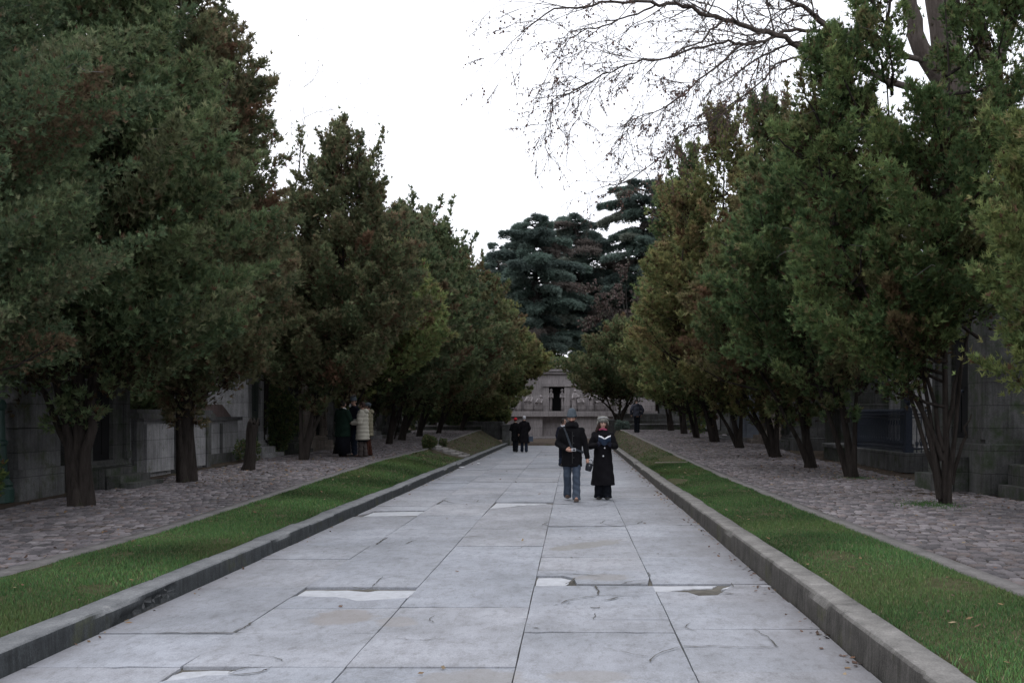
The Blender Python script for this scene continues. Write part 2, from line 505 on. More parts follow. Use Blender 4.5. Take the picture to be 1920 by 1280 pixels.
patch([(552, 1117), (600, 1116.6), (632, 1116), (652, 1119), (672, 1123.5), (700, 1122), (737, 1120), (764, 1119.5), (782, 1104), (712, 1104), (690, 1107), (650, 1104), (575, 1104)])
patch([(296, 1277), (353, 1269.5), (387, 1263), (427, 1262.5), (452, 1252.5), (400, 1253), (340, 1256)])
patch([(918, 952), (962, 948), (1000, 945.5), (1024, 943.5), (1024, 942), (932, 941.6)])
patch([(682, 966.2), (700, 959), (760, 957.5), (802, 957.5), (790, 964.6), (740, 965.6)])
patch([(1214, 1107), (1255, 1106), (1275, 1103), (1300, 1101), (1335, 1100), (1345, 1095.5), (1214, 1096)]); patch([(1350, 1104), (1372, 1095.5), (1458, 1095.5), (1458, 1097), (1385, 1099)], -.006)
patch([(1006, 1096), (1008, 1081), (1054, 1081), (1073, 1085), (1060, 1095)])
me = bpy.data.meshes.new('mortar_bed'); me.from_pydata(V, [], Q); me.update(); me.materials.append(mortar_mat)
o = bpy.data.objects.new('road_patch', me); COL.objects.link(o); tag(o, 'white mortar showing where the slabs have broken out', None, None, 'structure')

# cracks: narrow irregular grooves laid 3-4 mm over the slab tops
crack_mat = simple('crack', (.05, .047, .04), (.10, .095, .085), 30, .95, 0)
V = []; Q = []


def crack(pts, w=.010):
    P = P0(pts); D = []
    for k in range(len(P) - 1):
        a, b2 = P[k], P[k + 1]; L = math.dist(a, b2); n = max(2, int(L / .05))
        for i in range(n):
            t = i / n; D.append((a[0] + (b2[0] - a[0]) * t + rr.uniform(-.010, .010), a[1] + (b2[1] - a[1]) * t + rr.uniform(-.014, .014)))
    D.append(P[-1]); o = len(V); n = len(D)
    for i, (px, py) in enumerate(D):
        a = D[max(0, i - 1)]; b2 = D[min(n - 1, i + 1)]
        tx, ty = b2[0] - a[0], b2[1] - a[1]; L = math.hypot(tx, ty) + 1e-9
        ww = w * .85 * rr.uniform(.3, 1.3) * (.25 if i in (0, n - 1) else 1)
        V.append((px - ty / L * ww, py + tx / L * ww, .0095)); V.append((px + ty / L * ww, py - tx / L * ww, .0095))
    for i in range(n - 1): Q.append((o + 2 * i, o + 2 * i + 1, o + 2 * i + 3, o + 2 * i + 2))


for pts, w in (
    ([(1068, 1096), (1105, 1097), (1160, 1096), (1212, 1094)], .010), ([(1117, 1098), (1121, 1108), (1122, 1116)], .012),
    ([(1050, 1133), (1062, 1126), (1090, 1121), (1122, 1117), (1225, 1116)], .009), ([(1128, 1127), (1145, 1124), (1160, 1120)], .013),
    ([(1005, 1070), (1040, 1069), (1060, 1069), (1085, 1071)], .010), ([(1005, 1077), (1060, 1076), (1100, 1078), (1130, 1081)], .010), ([(1080, 1084), (1068, 1092), (1060, 1096)], .012),
    ([(1166, 1095), (1180, 1091), (1205, 1088)], .006), ([(1220, 1242), (1224, 1232), (1245, 1222), (1273, 1214)], .007), ([(1224, 1232), (1190, 1228), (1160, 1222)], .004),
    ([(1276, 1213), (1330, 1212), (1380, 1213.5), (1460, 1214)], .010), ([(1412, 1179), (1440, 1196), (1460, 1214)], .006),
    ([(427, 1263), (445, 1266), (480, 1263), (497, 1257), (512, 1250)], .008), ([(427, 1263), (440, 1258), (470, 1250)], .007),
    ([(300, 1187), (345, 1187), (430, 1187)], .008), ([(400, 1185), (410, 1188), (460, 1187)], .007), ([(437, 1186), (458, 1178), (475, 1166)], .010),
    ([(697, 1101), (710, 1090), (717, 1081)], .006), ([(712, 1101.5), (690, 1105), (660, 1101)], .016), ([(1015, 985), (1025, 980), (1050, 982), (1090, 977), (1120, 974)], .009),
    ([(1020, 984), (1035, 988), (1100, 986), (1160, 987), (1195, 982), (1205, 977)], .011), ([(1125, 982), (1135, 976), (1150, 975)], .010), ([(1195, 974), (1215, 976), (1250, 974), (1272, 972)], .010), ([(1125, 980), (1140, 985), (1160, 987)], .008),
    ([(1030, 944), (1060, 945), (1090, 944)], .03), ([(960, 950), (1000, 946), (1030, 944)], .02), ([(1085, 949), (1120, 949), (1140, 945)], .010), ([(820, 945), (832, 938), (840, 941), (852, 943)], .018), ([(880, 943), (895, 941), (897, 937)], .010),
    ([(705, 1021), (722, 1010), (727, 1008)], .018), ([(760, 1020), (772, 1015), (782, 1012)], .010), ([(870, 1008), (888, 1006), (905, 1005)], .014),
    ([(1112, 1163), (1116, 1155), (1116, 1150)], .005), ([(1104, 1139), (1116, 1140), (1125, 1139)], .012), ([(1140, 1175), (1150, 1175)], .012), ([(1000, 1178), (1012, 1179)], .014),
    ([(848, 922), (865, 918), (878, 921)], .010), ([(965, 918), (990, 918)], .010), ([(985, 877), (1010, 877)], .014), ([(1295, 1110), (1318, 1108), (1345, 1112), (1390, 1114)], .018), ([(1372, 1094), (1376, 1101), (1410, 1102)], .008),
): crack(pts, w)
# scattered hairlines and chips
for k in range(18):
    yy = rr.uniform(6.5, 20); xx = rr.uniform(-3.4, 1.7); a = rr.uniform(0, 6.28); L = rr.uniform(.15, .6); q = [(xx, yy)]
    for j in range(4): a += rr.uniform(-.7, .7); q.append((q[-1][0] + math.cos(a) * L / 4, max(6.3, q[-1][1] + math.sin(a) * L / 4)))
    crack([(VX + F * u / w, VY + 3174 / w) for u, w in q], rr.uniform(.003, .007))
for k in range(46):
    yy = rr.uniform(22, 54); xx = rr.uniform(-3.3, 1.6); L = rr.uniform(.2, .9)
    px = VX + F * xx / yy; py = VY + 3174 / yy
    crack([(px, py), (px + L * F / yy * .6, py + rr.uniform(-.8, .8)), (px + L * F / yy, py + rr.uniform(-1, 1))], rr.uniform(.006, .016))
me = bpy.data.meshes.new('road_cracks'); me.from_pydata(V, [], Q); me.update(); me.materials.append(crack_mat)
o = bpy.data.objects.new('road_crack', me); COL.objects.link(o); tag(o, 'network of dark cracks across the concrete slabs', None, None, 'structure')

# ------------------------------------------------------------------ kerbs


def kerb_mat(name, base, dark, face):
    m = M(name, .88, .2)
    x, y, z = m.xyz()
    c = m.ramp(m.noise(3.0, 8, .7), (.3, dark), (.62, base))
    c = m.mix(.8, c, m.ramp(m.noise(70, 4, .7), (.33, (.6, .6, .6)), (.65, (1.15, 1.15, 1.15))), 'MULTIPLY')
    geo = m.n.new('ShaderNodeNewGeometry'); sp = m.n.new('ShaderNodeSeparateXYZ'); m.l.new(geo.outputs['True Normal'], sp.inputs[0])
    up = m.ramp(sp.outputs[2], (.35, 1), (.8, 0))       # vertical faces darker, tops paler
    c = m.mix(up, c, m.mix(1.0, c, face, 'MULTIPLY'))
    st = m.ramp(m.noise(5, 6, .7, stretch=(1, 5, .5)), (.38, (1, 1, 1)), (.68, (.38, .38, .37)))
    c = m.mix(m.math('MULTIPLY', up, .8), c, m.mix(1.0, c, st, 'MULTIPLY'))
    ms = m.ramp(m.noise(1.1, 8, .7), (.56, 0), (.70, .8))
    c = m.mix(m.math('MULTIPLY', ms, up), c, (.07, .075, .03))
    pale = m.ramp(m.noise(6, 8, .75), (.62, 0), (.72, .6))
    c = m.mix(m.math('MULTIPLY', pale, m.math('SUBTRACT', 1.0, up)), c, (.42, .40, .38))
    m.color(c).bump(m.noise(45, 7, .7), .5, .012)
    return m.end()


KM_L = kerb_mat('kerb_stone_dark', (.23, .235, .24), (.13, .135, .14), (.30, .32, .33))
KM_R = kerb_mat('kerb_stone_pale', (.245, .235, .222), (.11, .106, .10), (.44, .43, .42))


def kerb(name, x0, x1, hf, joints, mat, label, broken=None):
    ys = np.concatenate([np.arange(-4, 4, .5), np.arange(4, 22, .05), np.arange(22, 57, .2)])
    s = 1 if x1 > x0 else -1; w = abs(x1 - x0)
    prof = [(0, -.14), (.0, 0), (.002, .22), (.003, .45), (.004, .7), (.006, .90), (.022, .985), (.045, 1.0), (.5, 1.0), (1, 1.0), (1.02, .5)]
    n = len(prof); V = np.zeros((len(ys), n, 3)); r = np.random.default_rng(len(name))
    dx = np.zeros(len(ys)); dz = np.zeros(len(ys)); cutj = np.zeros(len(ys), bool)
    jy = [-3.0]
    while jy[-1] < 58: jy.append(jy[-1] + r.uniform(*joints))
    if broken: jy = sorted([q for q in jy if not (broken[0] - .9 < q < broken[1] + .5)] + [broken[0], broken[1]])
    for q in jy:
        i = np.argmin(abs(ys - q)); cutj[i] = True
        m = ys >= q; dx[m] = r.uniform(-.008, .008); dz[m] = r.uniform(-.008, .008)
    for k, (a, t) in enumerate(prof):
        h = hf(ys)
        V[:, k, 0] = x0 + s * (a if a < .1 else a * w) + dx
        V[:, k, 1] = ys
        V[:, k, 2] = np.where(t > 0, h * t + (dz if t > .85 else 0), t)
        if 0 < t and a < .1:
            V[:, k, 0] += s * (.006 * np.abs(noise2(ys * 4, ys * 0 + k, 5)) + np.where(cutj, .012, 0))
            chips = np.clip(noise2(ys * 3.1, ys * 0, 9) - .45, 0, 1)
            if t > .85: V[:, k, 0] += s * .05 * chips; V[:, k, 2] -= .03 * chips
        if t >= 1.0: V[:, k, 2] += .006 * noise2(ys * 2, ys * 0 + k * 3, 4) - np.where(cutj, .008, 0)
    if broken:
        u = (ys - broken[0]) / (broken[1] - broken[0]); m = (u > .02) & (u < .98)
        depth = np.where(m, np.clip(.10 * (u + .1) * (1.15 + .9 * noise2(ys * 7, ys * 0, 2)), 0.01, .16), 0)
        for k in (1, 2, 3, 4):
            lim = np.where(prof[k][1] < .1 + .75 * u, 1, 0)
            V[:, k, 0] += s * depth * lim * r.uniform(.5, 1.25, len(ys)); V[:, k, 2] += m * lim * r.uniform(-.02, .02, len(ys))
    i = np.arange(len(ys) - 1)[:, None] * n + np.arange(n - 1)[None, :]
    Fq = np.stack([i, i + 1, i + n + 1, i + n], -1).reshape(-1, 4)
    if s > 0: Fq = Fq[:, ::-1]
    tag(mesh_np(name, V.reshape(-1, 3), Fq, mat), label, None, None, 'structure')


kerb('kerb', XL0, XL1, lambda y: ip(y, KL), (1.0, 1.9), KM_L, 'low dark stone kerb along the left side of the avenue, one block broken', (7.95, 9.35))
kerb('kerb', XR0, XR1, lambda y: ip(y, KR), (1.6, 3.2), KM_R, 'tall worn stone kerb along the right side of the avenue')

# ------------------------------------------------------------------ verges, path edgings, paths
verge_mat = M('verge_soil', .95, .1)
x, y, z = verge_mat.xyz()
gr = verge_mat.ramp(verge_mat.noise(7, 8, .7), (.3, (.040, .050, .022)), (.5, (.062, .064, .030)), (.72, (.10, .088, .055)))
so_ = verge_mat.ramp(verge_mat.noise(5, 8, .75), (.3, (.045, .036, .027)), (.55, (.085, .075, .05)), (.75, (.12, .10, .08)))
far_ = verge_mat.math('DIVIDE', verge_mat.math('SUBTRACT', verge_mat.math('ADD', y, verge_mat.math('MULTIPLY', verge_mat.noise(.8, 6, .7), 9)), 36.0), 8.0, True)
verge_mat.color(verge_mat.mix(far_, gr, so_)).bump(verge_mat.noise(40, 6, .7), .7, .03)
verge_mat = verge_mat.end()


def verge_xy(side, u, y):
    """u 0 at the kerb, 1 at the path edge"""
    y = np.asarray(y, float)
    if side < 0: a = np.full_like(y, XL1 - .0); b = np.full_like(y, XPL); za = ip(y, KL) - .025; zb = ip(y, ZL)
    else: a = np.full_like(y, XR1); b = ip(y, XE); za = ip(y, KR) - .025; zb = ip(y, ZR)
    X = a + (b - a) * u
    Z = za + (zb - za) * (u ** 1.15) + .03 * np.sin(np.clip(u, 0, 1) * PI) * (1 + noise2(X * 1.3, y * .9, 11)) + .008 * noise2(X * 5, y * 4, 12) * np.sin(np.clip(u, 0, 1) * PI)
    if side < 0: Z = Z - .13 * np.clip(1 - np.abs(y - 36.2) / 1.3, 0, 1) * np.sin(np.clip(u, 0, 1) * PI) ** .6
    return X, Z


for side in (-1, 1):
    ys = np.concatenate([np.linspace(-4, 30, 170), np.linspace(30.5, 57 if side < 0 else 60, 55)]); us = np.linspace(-.02, 1.02, 14)
    Y, U = np.meshgrid(ys, us, indexing='ij'); X, Z = verge_xy(side, U, Y)
    n = len(us); i = np.arange(len(ys) - 1)[:, None] * n + np.arange(n - 1)[None, :]
    Fq = np.stack([i, i + 1, i + n + 1, i + n], -1).reshape(-1, 4)
    if side > 0: Fq = Fq[:, ::-1]
    if side < 0:   # leave the flight of steps open
        cy = Y.reshape(-1)[Fq].mean(1); Fq = Fq[(cy < 37.0) | (cy > 38.5)]
    tag(mesh_np('verge', np.stack([X, Y, Z], -1).reshape(-1, 3), Fq[:, ::-1], verge_mat, smooth=True),
        'grass bank between kerb and cobbled path, %s side of the avenue' % ('left' if side < 0 else 'right'), None, None, 'structure')

edge_mat = stone('path_edging', (.19, .18, .175), (.115, .108, .105), None, 0, 4, False, 0)


def strip(name, xa, xb, zf, y0, y1, step, mat, label, lift=0.0, thick=.10):
    ys = np.arange(y0, y1 + step, step); r = np.random.default_rng(5)
    A = xa(ys) + .012 * noise2(ys * 2.2, ys * 0, 21); B = xb(ys); Z = zf(ys) + lift
    rows = [np.stack([A, ys, Z - thick], -1), np.stack([A, ys, Z], -1), np.stack([B, ys, Z], -1), np.stack([B, ys, Z - thick], -1)]
    V = np.stack(rows, 1); n = 4; i = np.arange(len(ys) - 1)[:, None] * n + np.arange(n - 1)[None, :]
    return tag(mesh_np(name, V.reshape(-1, 3), np.stack([i, i + 1, i + n + 1, i + n], -1).reshape(-1, 4), mat), label, None, None, 'structure')


strip('path_edging', lambda y: 0 * y + XPL, lambda y: 0 * y + XPL - .20, lambda y: ip(y, ZL), -4, 37.0, .25, edge_mat, 'narrow concrete edging of the left cobbled path', .022)
strip('path_edging', lambda y: 0 * y + XPL, lambda y: 0 * y + XPL - .20, lambda y: ip(y, ZL), 38.6, 57, .25, edge_mat, 'far length of concrete edging beyond the steps', .022)
strip('path_edging', lambda y: ip(y, XE), lambda y: ip(y, XE) + .20, lambda y: ip(y, ZR), -4, 58, .25, edge_mat, 'narrow concrete edging of the right cobbled path', .022)

cob_mat = M('cobble', .8, .3)
cc = cob_mat.mix(1.0, cob_mat.attr(), cob_mat.ramp(cob_mat.noise(26, 6, .7), (.3, (.72, .72, .72)), (.7, (1.18, 1.18, 1.18))), 'MULTIPLY')
cob_mat.color(cc).bump(cob_mat.noise(60, 6, .7), .5, .012); cob_mat = cob_mat.end()


def cobbles(side):
    """setts laid in courses across the path: every stone a small dressed block with a worn round top"""
    r = np.random.default_rng(31 + side); CX = []; CY = []; SX = []; SY = []
    y = 4.0 if side < 0 else 3.6
    while y < 57:
        dy = r.uniform(.14, .19)
        xa, xb = (-8.95, XPL - .22) if side < 0 else (float(ip(y, XE)) + .22, 7.6)
        x = xa - r.uniform(0, .2)
        while x < xb:
            w = r.uniform(.105, .16)
            if x > xa - .05 and x + w < xb + .06: CX.append(x + w / 2); CY.append(y + r.normal(0, .010)); SX.append(w); SY.append(dy)
            x += w
        y += dy
    CX, CY, SX, SY = map(np.array, (CX, CY, SX, SY)); n = len(CX)
    zz = (ip(CY, ZL) if side < 0 else ip(CY, ZR)) + r.normal(0, .004, n) + .012 * noise2(CX * .9, CY * .7, 3)
    edge = np.abs(CX + 7.9) if side < 0 else np.abs(CX - 6.2)
    hx = SX / 2 * r.uniform(.86, .94, n); hy = SY / 2 * r.uniform(.80, .89, n); rot = r.normal(0, .035, n)
    ring = np.array([(-1, -.75), (-.75, -1), (.75, -1), (1, -.75), (1, .75), (.75, 1), (-.75, 1), (-1, .75)])
    L = []
    for sc, dz in ((1.0, -.06), (1.0, -.012), (.80, .003)):
        jx = ring[None, :, 0] * (hx[:, None] * sc) * r.uniform(.93, 1.05, (n, 8)); jy = ring[None, :, 1] * (hy[:, None] * sc) * r.uniform(.93, 1.05, (n, 8))
        X = CX[:, None] + jx * np.cos(rot)[:, None] - jy * np.sin(rot)[:, None]; Y = CY[:, None] + jx * np.sin(rot)[:, None] + jy * np.cos(rot)[:, None]
        Z = zz[:, None] + dz + r.normal(0, .002, (n, 8)); L.append(np.stack([X, Y, Z], -1))
    Vv = np.stack(L, 1)                                    # n,3,8,3
    top = np.stack([CX, CY, zz + .005], -1)[:, None, :]
    Vv = np.concatenate([Vv.reshape(n, 24, 3), top], 1)    # 25 per stone
    base = np.arange(n)[:, None, None] * 25
    i = np.arange(8); i2 = (i + 1) % 8
    q = np.concatenate([np.stack([i + k * 8, i2 + k * 8, i2 + k * 8 + 8, i + k * 8 + 8], -1) for k in (0, 1)])[None]
    t = np.stack([i + 16, i2 + 16, 0 * i + 24], -1)[None]
    pal = .68 * np.array((1.03, .99, .985)) * np.array([(.20, .185, .195), (.25, .235, .245), (.165, .155, .165), (.22, .192, .19), (.29, .275, .285), (.135, .13, .138)])
    c = pal[r.integers(0, 6, n)] * r.uniform(.75, 1.25, (n, 1)) * (1 + .18 * noise2(CX * 1.1, CY * .8, 33))[:, None]
    col = np.repeat(c[:, None, :], 25, 1).reshape(-1, 3)
    tag(mesh_np('path', Vv.reshape(-1, 3), [(q + base).reshape(-1, 4), (t + base).reshape(-1, 3)], cob_mat, smooth=False, col=col),
        'path of grey setts along the %s row of cypresses' % ('left' if side < 0 else 'right'), None, None, 'structure')


bed_mat = M('sett_joints', .95, .1)
bed_mat.color(bed_mat.ramp(bed_mat.noise(6, 8, .75), (.35, (.035, .028, .022)), (.6, (.07, .055, .042)), (.75, (.035, .05, .018)))).bump(bed_mat.noise(50, 5, .7), .6, .02); bed_mat = bed_mat.end()
strip('path_bed', lambda y: 0 * y + XPL - .19, lambda y: 0 * y - 9.1, lambda y: ip(y, ZL), -4, 57, .5, bed_mat, 'earth between the setts of the left path', -.016, .05)
strip('path_bed', lambda y: ip(y, XE) + .19, lambda y: 0 * y + 7.7, lambda y: ip(y, ZR), -4, 58, .5, bed_mat, 'earth between the setts of the right path', -.016, .05)
cobbles(-1); cobbles(1)

# ------------------------------------------------------------------ grass
leaf_attr = M('grass_blades', .7, .2); leaf_attr.color(leaf_attr.attr()); leaf_attr = leaf_attr.end()


def grass(side):
    r = np.random.default_rng(77 + side); PX = []; PY = []; PZ = []; SC_ = []
    for y0, y1, dens, wd in ((3.8, 9, 5200, 1.0), (9, 14, 3800, 1.25), (14, 21, 2300, 1.7), (21, 30, 1300, 2.3), (30, 56, 520, 3.0)):
        wdt = 1.34 if side < 0 else 1.2
        n = int((y1 - y0) * wdt * dens)
        y = r.uniform(y0, y1, n); u = r.uniform(.0, 1.0, n)
        if y0 >= 30:
            k = r.random(n) < np.clip((41 - y) / 14, .16, 1) * (.4 + .6 * (noise2(y * 2, u * 4, 8) > -.2)); y, u = y[k], u[k]
        X, Z = verge_xy(side, u, y)
        bare = (noise2(X * 1.4, y * .6, 40) > 1.05) | ((noise2(X * 3.4, y * 2.6, 41) > .95) & (r.random(len(y)) < .8))
        y, X, Z = y[~bare], X[~bare], Z[~bare]
        if side < 0:
            st = (y > 36.6) & (y < 39); y, X, Z = y[~st], X[~st], Z[~st]
        PX.append(X); PY.append(y); PZ.append(Z); SC_.append(np.full(len(y), wd))
    X, Y, Z, S = map(np.concatenate, (PX, PY, PZ, SC_)); n = len(X)
    a = r.uniform(0, 2 * PI, n); h = r.uniform(.014, .036, n) * (1 + .25 * (S - 1)) * (1 + .35 * noise2(X * 3, Y * 2, 15)); w = .0042 * S * r.uniform(.7, 1.3, n)
    lean = r.uniform(.1, .8, n) * h; b = r.uniform(0, 2 * PI, n)
    p0 = np.stack([X - np.cos(a) * w, Y - np.sin(a) * w, Z - .006], -1); p1 = np.stack([X + np.cos(a) * w, Y + np.sin(a) * w, Z - .006], -1)
    p2 = np.stack([X + np.cos(b) * lean, Y + np.sin(b) * lean, Z + h], -1)
    V = np.stack([p0, p1, p2], 1).reshape(-1, 3)
    pal = np.array([(.056, .130, .036), (.070, .156, .042), (.044, .106, .036), (.108, .150, .048), (.18, .155, .09), (.058, .128, .050)])
    pr = np.array([.3, .27, .23, .1, .04, .06])
    c = pal[r.choice(6, n, p=pr)] * (1 + .32 * noise2(X * 2.1, Y * 1.5, 16))[:, None] * r.uniform(.8, 1.25, (n, 1))
    yel = np.clip(noise2(X * 1.1, Y * .8, 18), 0, 1)[:, None] * .35
    c = c * .9 + c.mean(1, keepdims=True) * .10 * np.array((1.15, 1.0, .8)); c = c * (1 - yel) + np.array((.15, .145, .055)) * yel
    tag(mesh_np('grass', V, np.arange(3 * n).reshape(-1, 3), leaf_attr, col=np.repeat(c, 3, 0)),
        'short green grass on the %s bank' % ('left' if side < 0 else 'right'), None, None, 'stuff')


grass(-1); grass(1)
# a tuft of green on the setts at the foot of the open cypress, another at the forked one
r = np.random.default_rng(9); n = 1500; k = r.random(n) < .75
X = np.where(k, 5.75 + r.normal(0, .22, n), 6.5 + r.normal(0, .25, n)); Y = np.where(k, 16.15 + r.normal(0, .35, n), 22.7 + r.normal(0, .3, n)); Z = ip(Y, ZR) + .0
a = r.uniform(0, 6.28, n); h = r.uniform(.02, .05, n); w = .009
V = np.stack([np.stack([X - np.cos(a) * w, Y - np.sin(a) * w, Z - .01], -1), np.stack([X + np.cos(a) * w, Y + np.sin(a) * w, Z - .01], -1), np.stack([X + r.normal(0, .015, n), Y + r.normal(0, .015, n), Z + h], -1)], 1).reshape(-1, 3)
c = np.array((.05, .115, .03)) * r.uniform(.7, 1.3, (n, 1))
tag(mesh_np('weeds', V, np.arange(3 * n).reshape(-1, 3), leaf_attr, col=np.repeat(c, 3, 0)), 'patches of bright moss and weeds at the feet of the right cypresses', None, None, 'stuff')

# ------------------------------------------------------------------ fallen leaves and litter
r = np.random.default_rng(5)


def litter_pts():
    P = []
    def put(n, f):
        for _ in range(n): P.append(f())
    U = r.uniform
    put(420, lambda: (XR0 - abs(r.normal(0, .10)) - .01, U(5, 50), .006))                     # right gutter
    put(120, lambda: (XL0 + abs(r.normal(0, .09)) + .01, U(5, 50), .006))
    def lp():
        y = U(7, 45); return (XPL - .2 - abs(r.normal(0, .5)) - .02, y, zl(y) + .012)
    put(420, lp)
    def lt():
        k = r.choice([16.1, 20.8, 24, 28.2]); y = k + r.normal(0, 1.2); return (-7.9 + r.normal(0, .8), y, zl(y) + .016)
    put(900, lt)
    def rp():
        y = U(8, 45); return (U(3.8, 8.5), y, zr(y) + .016)
    put(900, rp)
    def rt():
        k = r.choice([16.3, 23, 26.9, 32.2]); y = k + r.normal(0, 1.2); return (6.8 + r.normal(0, .8), y, zr(y) + .018)
    put(900, rt)
    def lg():
        y = U(8, 42); u = U(.05, .95); X, Z = verge_xy(-1, np.array([u]), np.array([y])); return (float(X[0]), y, float(Z[0]) + .03)
    put(190, lg)
    def rg():
        y = U(5, 34); u = U(.05, .95); X, Z = verge_xy(1, np.array([u]), np.array([y])); return (float(X[0]), y, float(Z[0]) + .03)
    put(230, rg)
    def far():
        s = -1 if r.random() < .5 else 1; y = U(36, 56); u = U(.05, .95); X, Z = verge_xy(s, np.array([u]), np.array([y])); return (float(X[0]), y, float(Z[0]) + .03)
    put(700, far)
    put(60, lambda: (U(-3.5, 1.9), U(6, 50), .010))
    return np.array(P)


P = litter_pts(); n = len(P)
a = r.uniform(0, 2 * PI, n); L = r.uniform(.012, .034, n) * np.where(P[:, 1] > 20, 1.5, 1); w = L * r.uniform(.4, .7, n)
d = np.stack([np.cos(a), np.sin(a), r.normal(0, .25, n)], -1); s_ = np.stack([-np.sin(a), np.cos(a), r.normal(0, .25, n)], -1)
V = np.stack([P - d * L[:, None], P - s_ * w[:, None], P + d * L[:, None], P + s_ * w[:, None]], 1).reshape(-1, 3)
pal = np.array([(.14, .075, .045), (.10, .06, .045), (.19, .12, .06), (.24, .18, .11), (.08, .05, .04)])
c = pal[r.integers(0, 5, n)] * r.uniform(.7, 1.2, (n, 1))
tag(mesh_np('fallen_leaves', V, np.arange(4 * n).reshape(-1, 4), leaf_attr, col=np.repeat(c, 4, 0)), 'brown fallen leaves in the gutters and under the trees', None, None, 'stuff')

paper = simple('white_paper', (.75, .75, .78), (.6, .6, .62), 20, .8, .4)
for k, (px, py, w, lab) in enumerate(((866, 877, .10, 'crumpled white scrap of litter on the slabs, nearest to the steps kerb'), (897, 870, .09, 'small white scrap lying farther out on the slabs near the steps'), (1282, 853, .0, ''), (118, 1189, .05, 'white scrap against the foot of the left kerb'))):
    if not w: continue
    gx, gy = G(px, py); b = MB(); b.ball((0, 0, .012), (w, w * .6, .022), 9, 5)
    o = b.build('litter_scrap', paper, loc=(gx, gy, .004), rz=k * 1.3)
    for v in o.data.vertices: v.co += Vector((rr.uniform(-.02, .02), rr.uniform(-.012, .012), rr.uniform(0, .012)))
    tag(o, lab, 'litter', 'white litter on the avenue')
# bare patch / wood plank on the left bank, stick on the right bank
tag(MB().box(-.5, .5, -.03, .03, 0, .03).build('stick', simple('stick_wood', (.33, .3, .24), (.24, .21, .17), 12), loc=(2.85, 29.0, .33), rz=.25), 'pale stick lying on the grass of the right bank', 'stick')

# ------------------------------------------------------------------ steps down the left bank
st_mat = stone('step_stone', (.33, .315, .30), (.2, .19, .18), None, 0, 4, False, 0)
t = thing('stairs', (-5.3, 37.0, 0), 'short flight of stone steps cut through the left grass bank', 'stairs')
for k in range(5):
    x1 = 1.28 - k * .27; b = MB().box(x1 - .29, x1, .04, 1.46, -.1, .20 + k * .088, .012); b.build('step', st_mat, t)
for yy in (1.5,):
    b = MB().prism([(-.1, .25), (-.1, .60), (1.3, .215), (1.3, .02)], 'y', yy - .05, yy + .05); b.build('side_stone', st_mat, t)
# ================================================================== trees
leaf_mat = M('foliage', .75, .15)
lc = leaf_mat.attr()
leaf_mat.color(lc)
tr = leaf_mat.n.new('ShaderNodeBsdfTranslucent'); leaf_mat.l.new(lc, tr.inputs['Color'])
ms = leaf_mat.n.new('ShaderNodeMixShader'); ms.inputs[0].default_value = .42
leaf_mat.l.new(leaf_mat.b.outputs[0], ms.inputs[1]); leaf_mat.l.new(tr.outputs[0], ms.inputs[2])
leaf_mat.l.new(ms.outputs[0], leaf_mat.n['Material Output'].inputs[0]); leaf_mat = leaf_mat.end()


def bark(name, a, b):
    a = tuple(v * .55 for v in a); b = tuple(v * .55 for v in b)
    m = M(name, .95, .1)
    c = m.ramp(m.noise(7, 8, .7, stretch=(2.2, 2.2, .35)), (.32, a), (.66, b))
    c = m.mix(m.ramp(m.noise(1.6, 6, .7), (.58, 0), (.75, .5)), c, (.06, .07, .035))
    m.color(c).bump(m.noise(13, 8, .75, stretch=(2.5, 2.5, .3)), .9, .05)
    return m.end()


BARK = bark('cypress_bark', (.035, .029, .026), (.105, .088, .078))
BARK3 = bark('brown_bark', (.11, .088, .076), (.24, .20, .18))
BARK2 = bark('grey_bark', (.045, .04, .038), (.12, .108, .10))
PAL = {
    'dark': ([(.029, .041, .020), (.040, .052, .023), (.052, .058, .026), (.060, .050, .029), (.021, .031, .018)], [.28, .27, .2, .13, .12]),
    'brown': ([(.029, .042, .019), (.044, .050, .023), (.055, .050, .026), (.068, .046, .028), (.021, .029, .016)], [.30, .28, .20, .10, .12]),
    'olive': ([(.048, .062, .022), (.068, .070, .024), (.085, .078, .027), (.085, .055, .027), (.028, .040, .016)], [.27, .28, .18, .13, .14]),
    'green': ([(.034, .053, .021), (.047, .066, .025), (.070, .082, .028), (.080, .050, .027), (.020, .034, .015)], [.30, .28, .17, .11, .14]),
    'yellow': ([(.060, .066, .022), (.078, .076, .024), (.046, .060, .021), (.085, .060, .028), (.030, .040, .016)], [.28, .24, .24, .12, .12]),
    'blue': ([(.036, .050, .042), (.046, .060, .052), (.030, .040, .036), (.052, .058, .048), (.046, .040, .036)], [.3, .25, .25, .1, .1]),
}
GAIN = 3.35
unit = lambda v: v / (np.linalg.norm(v, axis=-1, keepdims=True) + 1e-9)


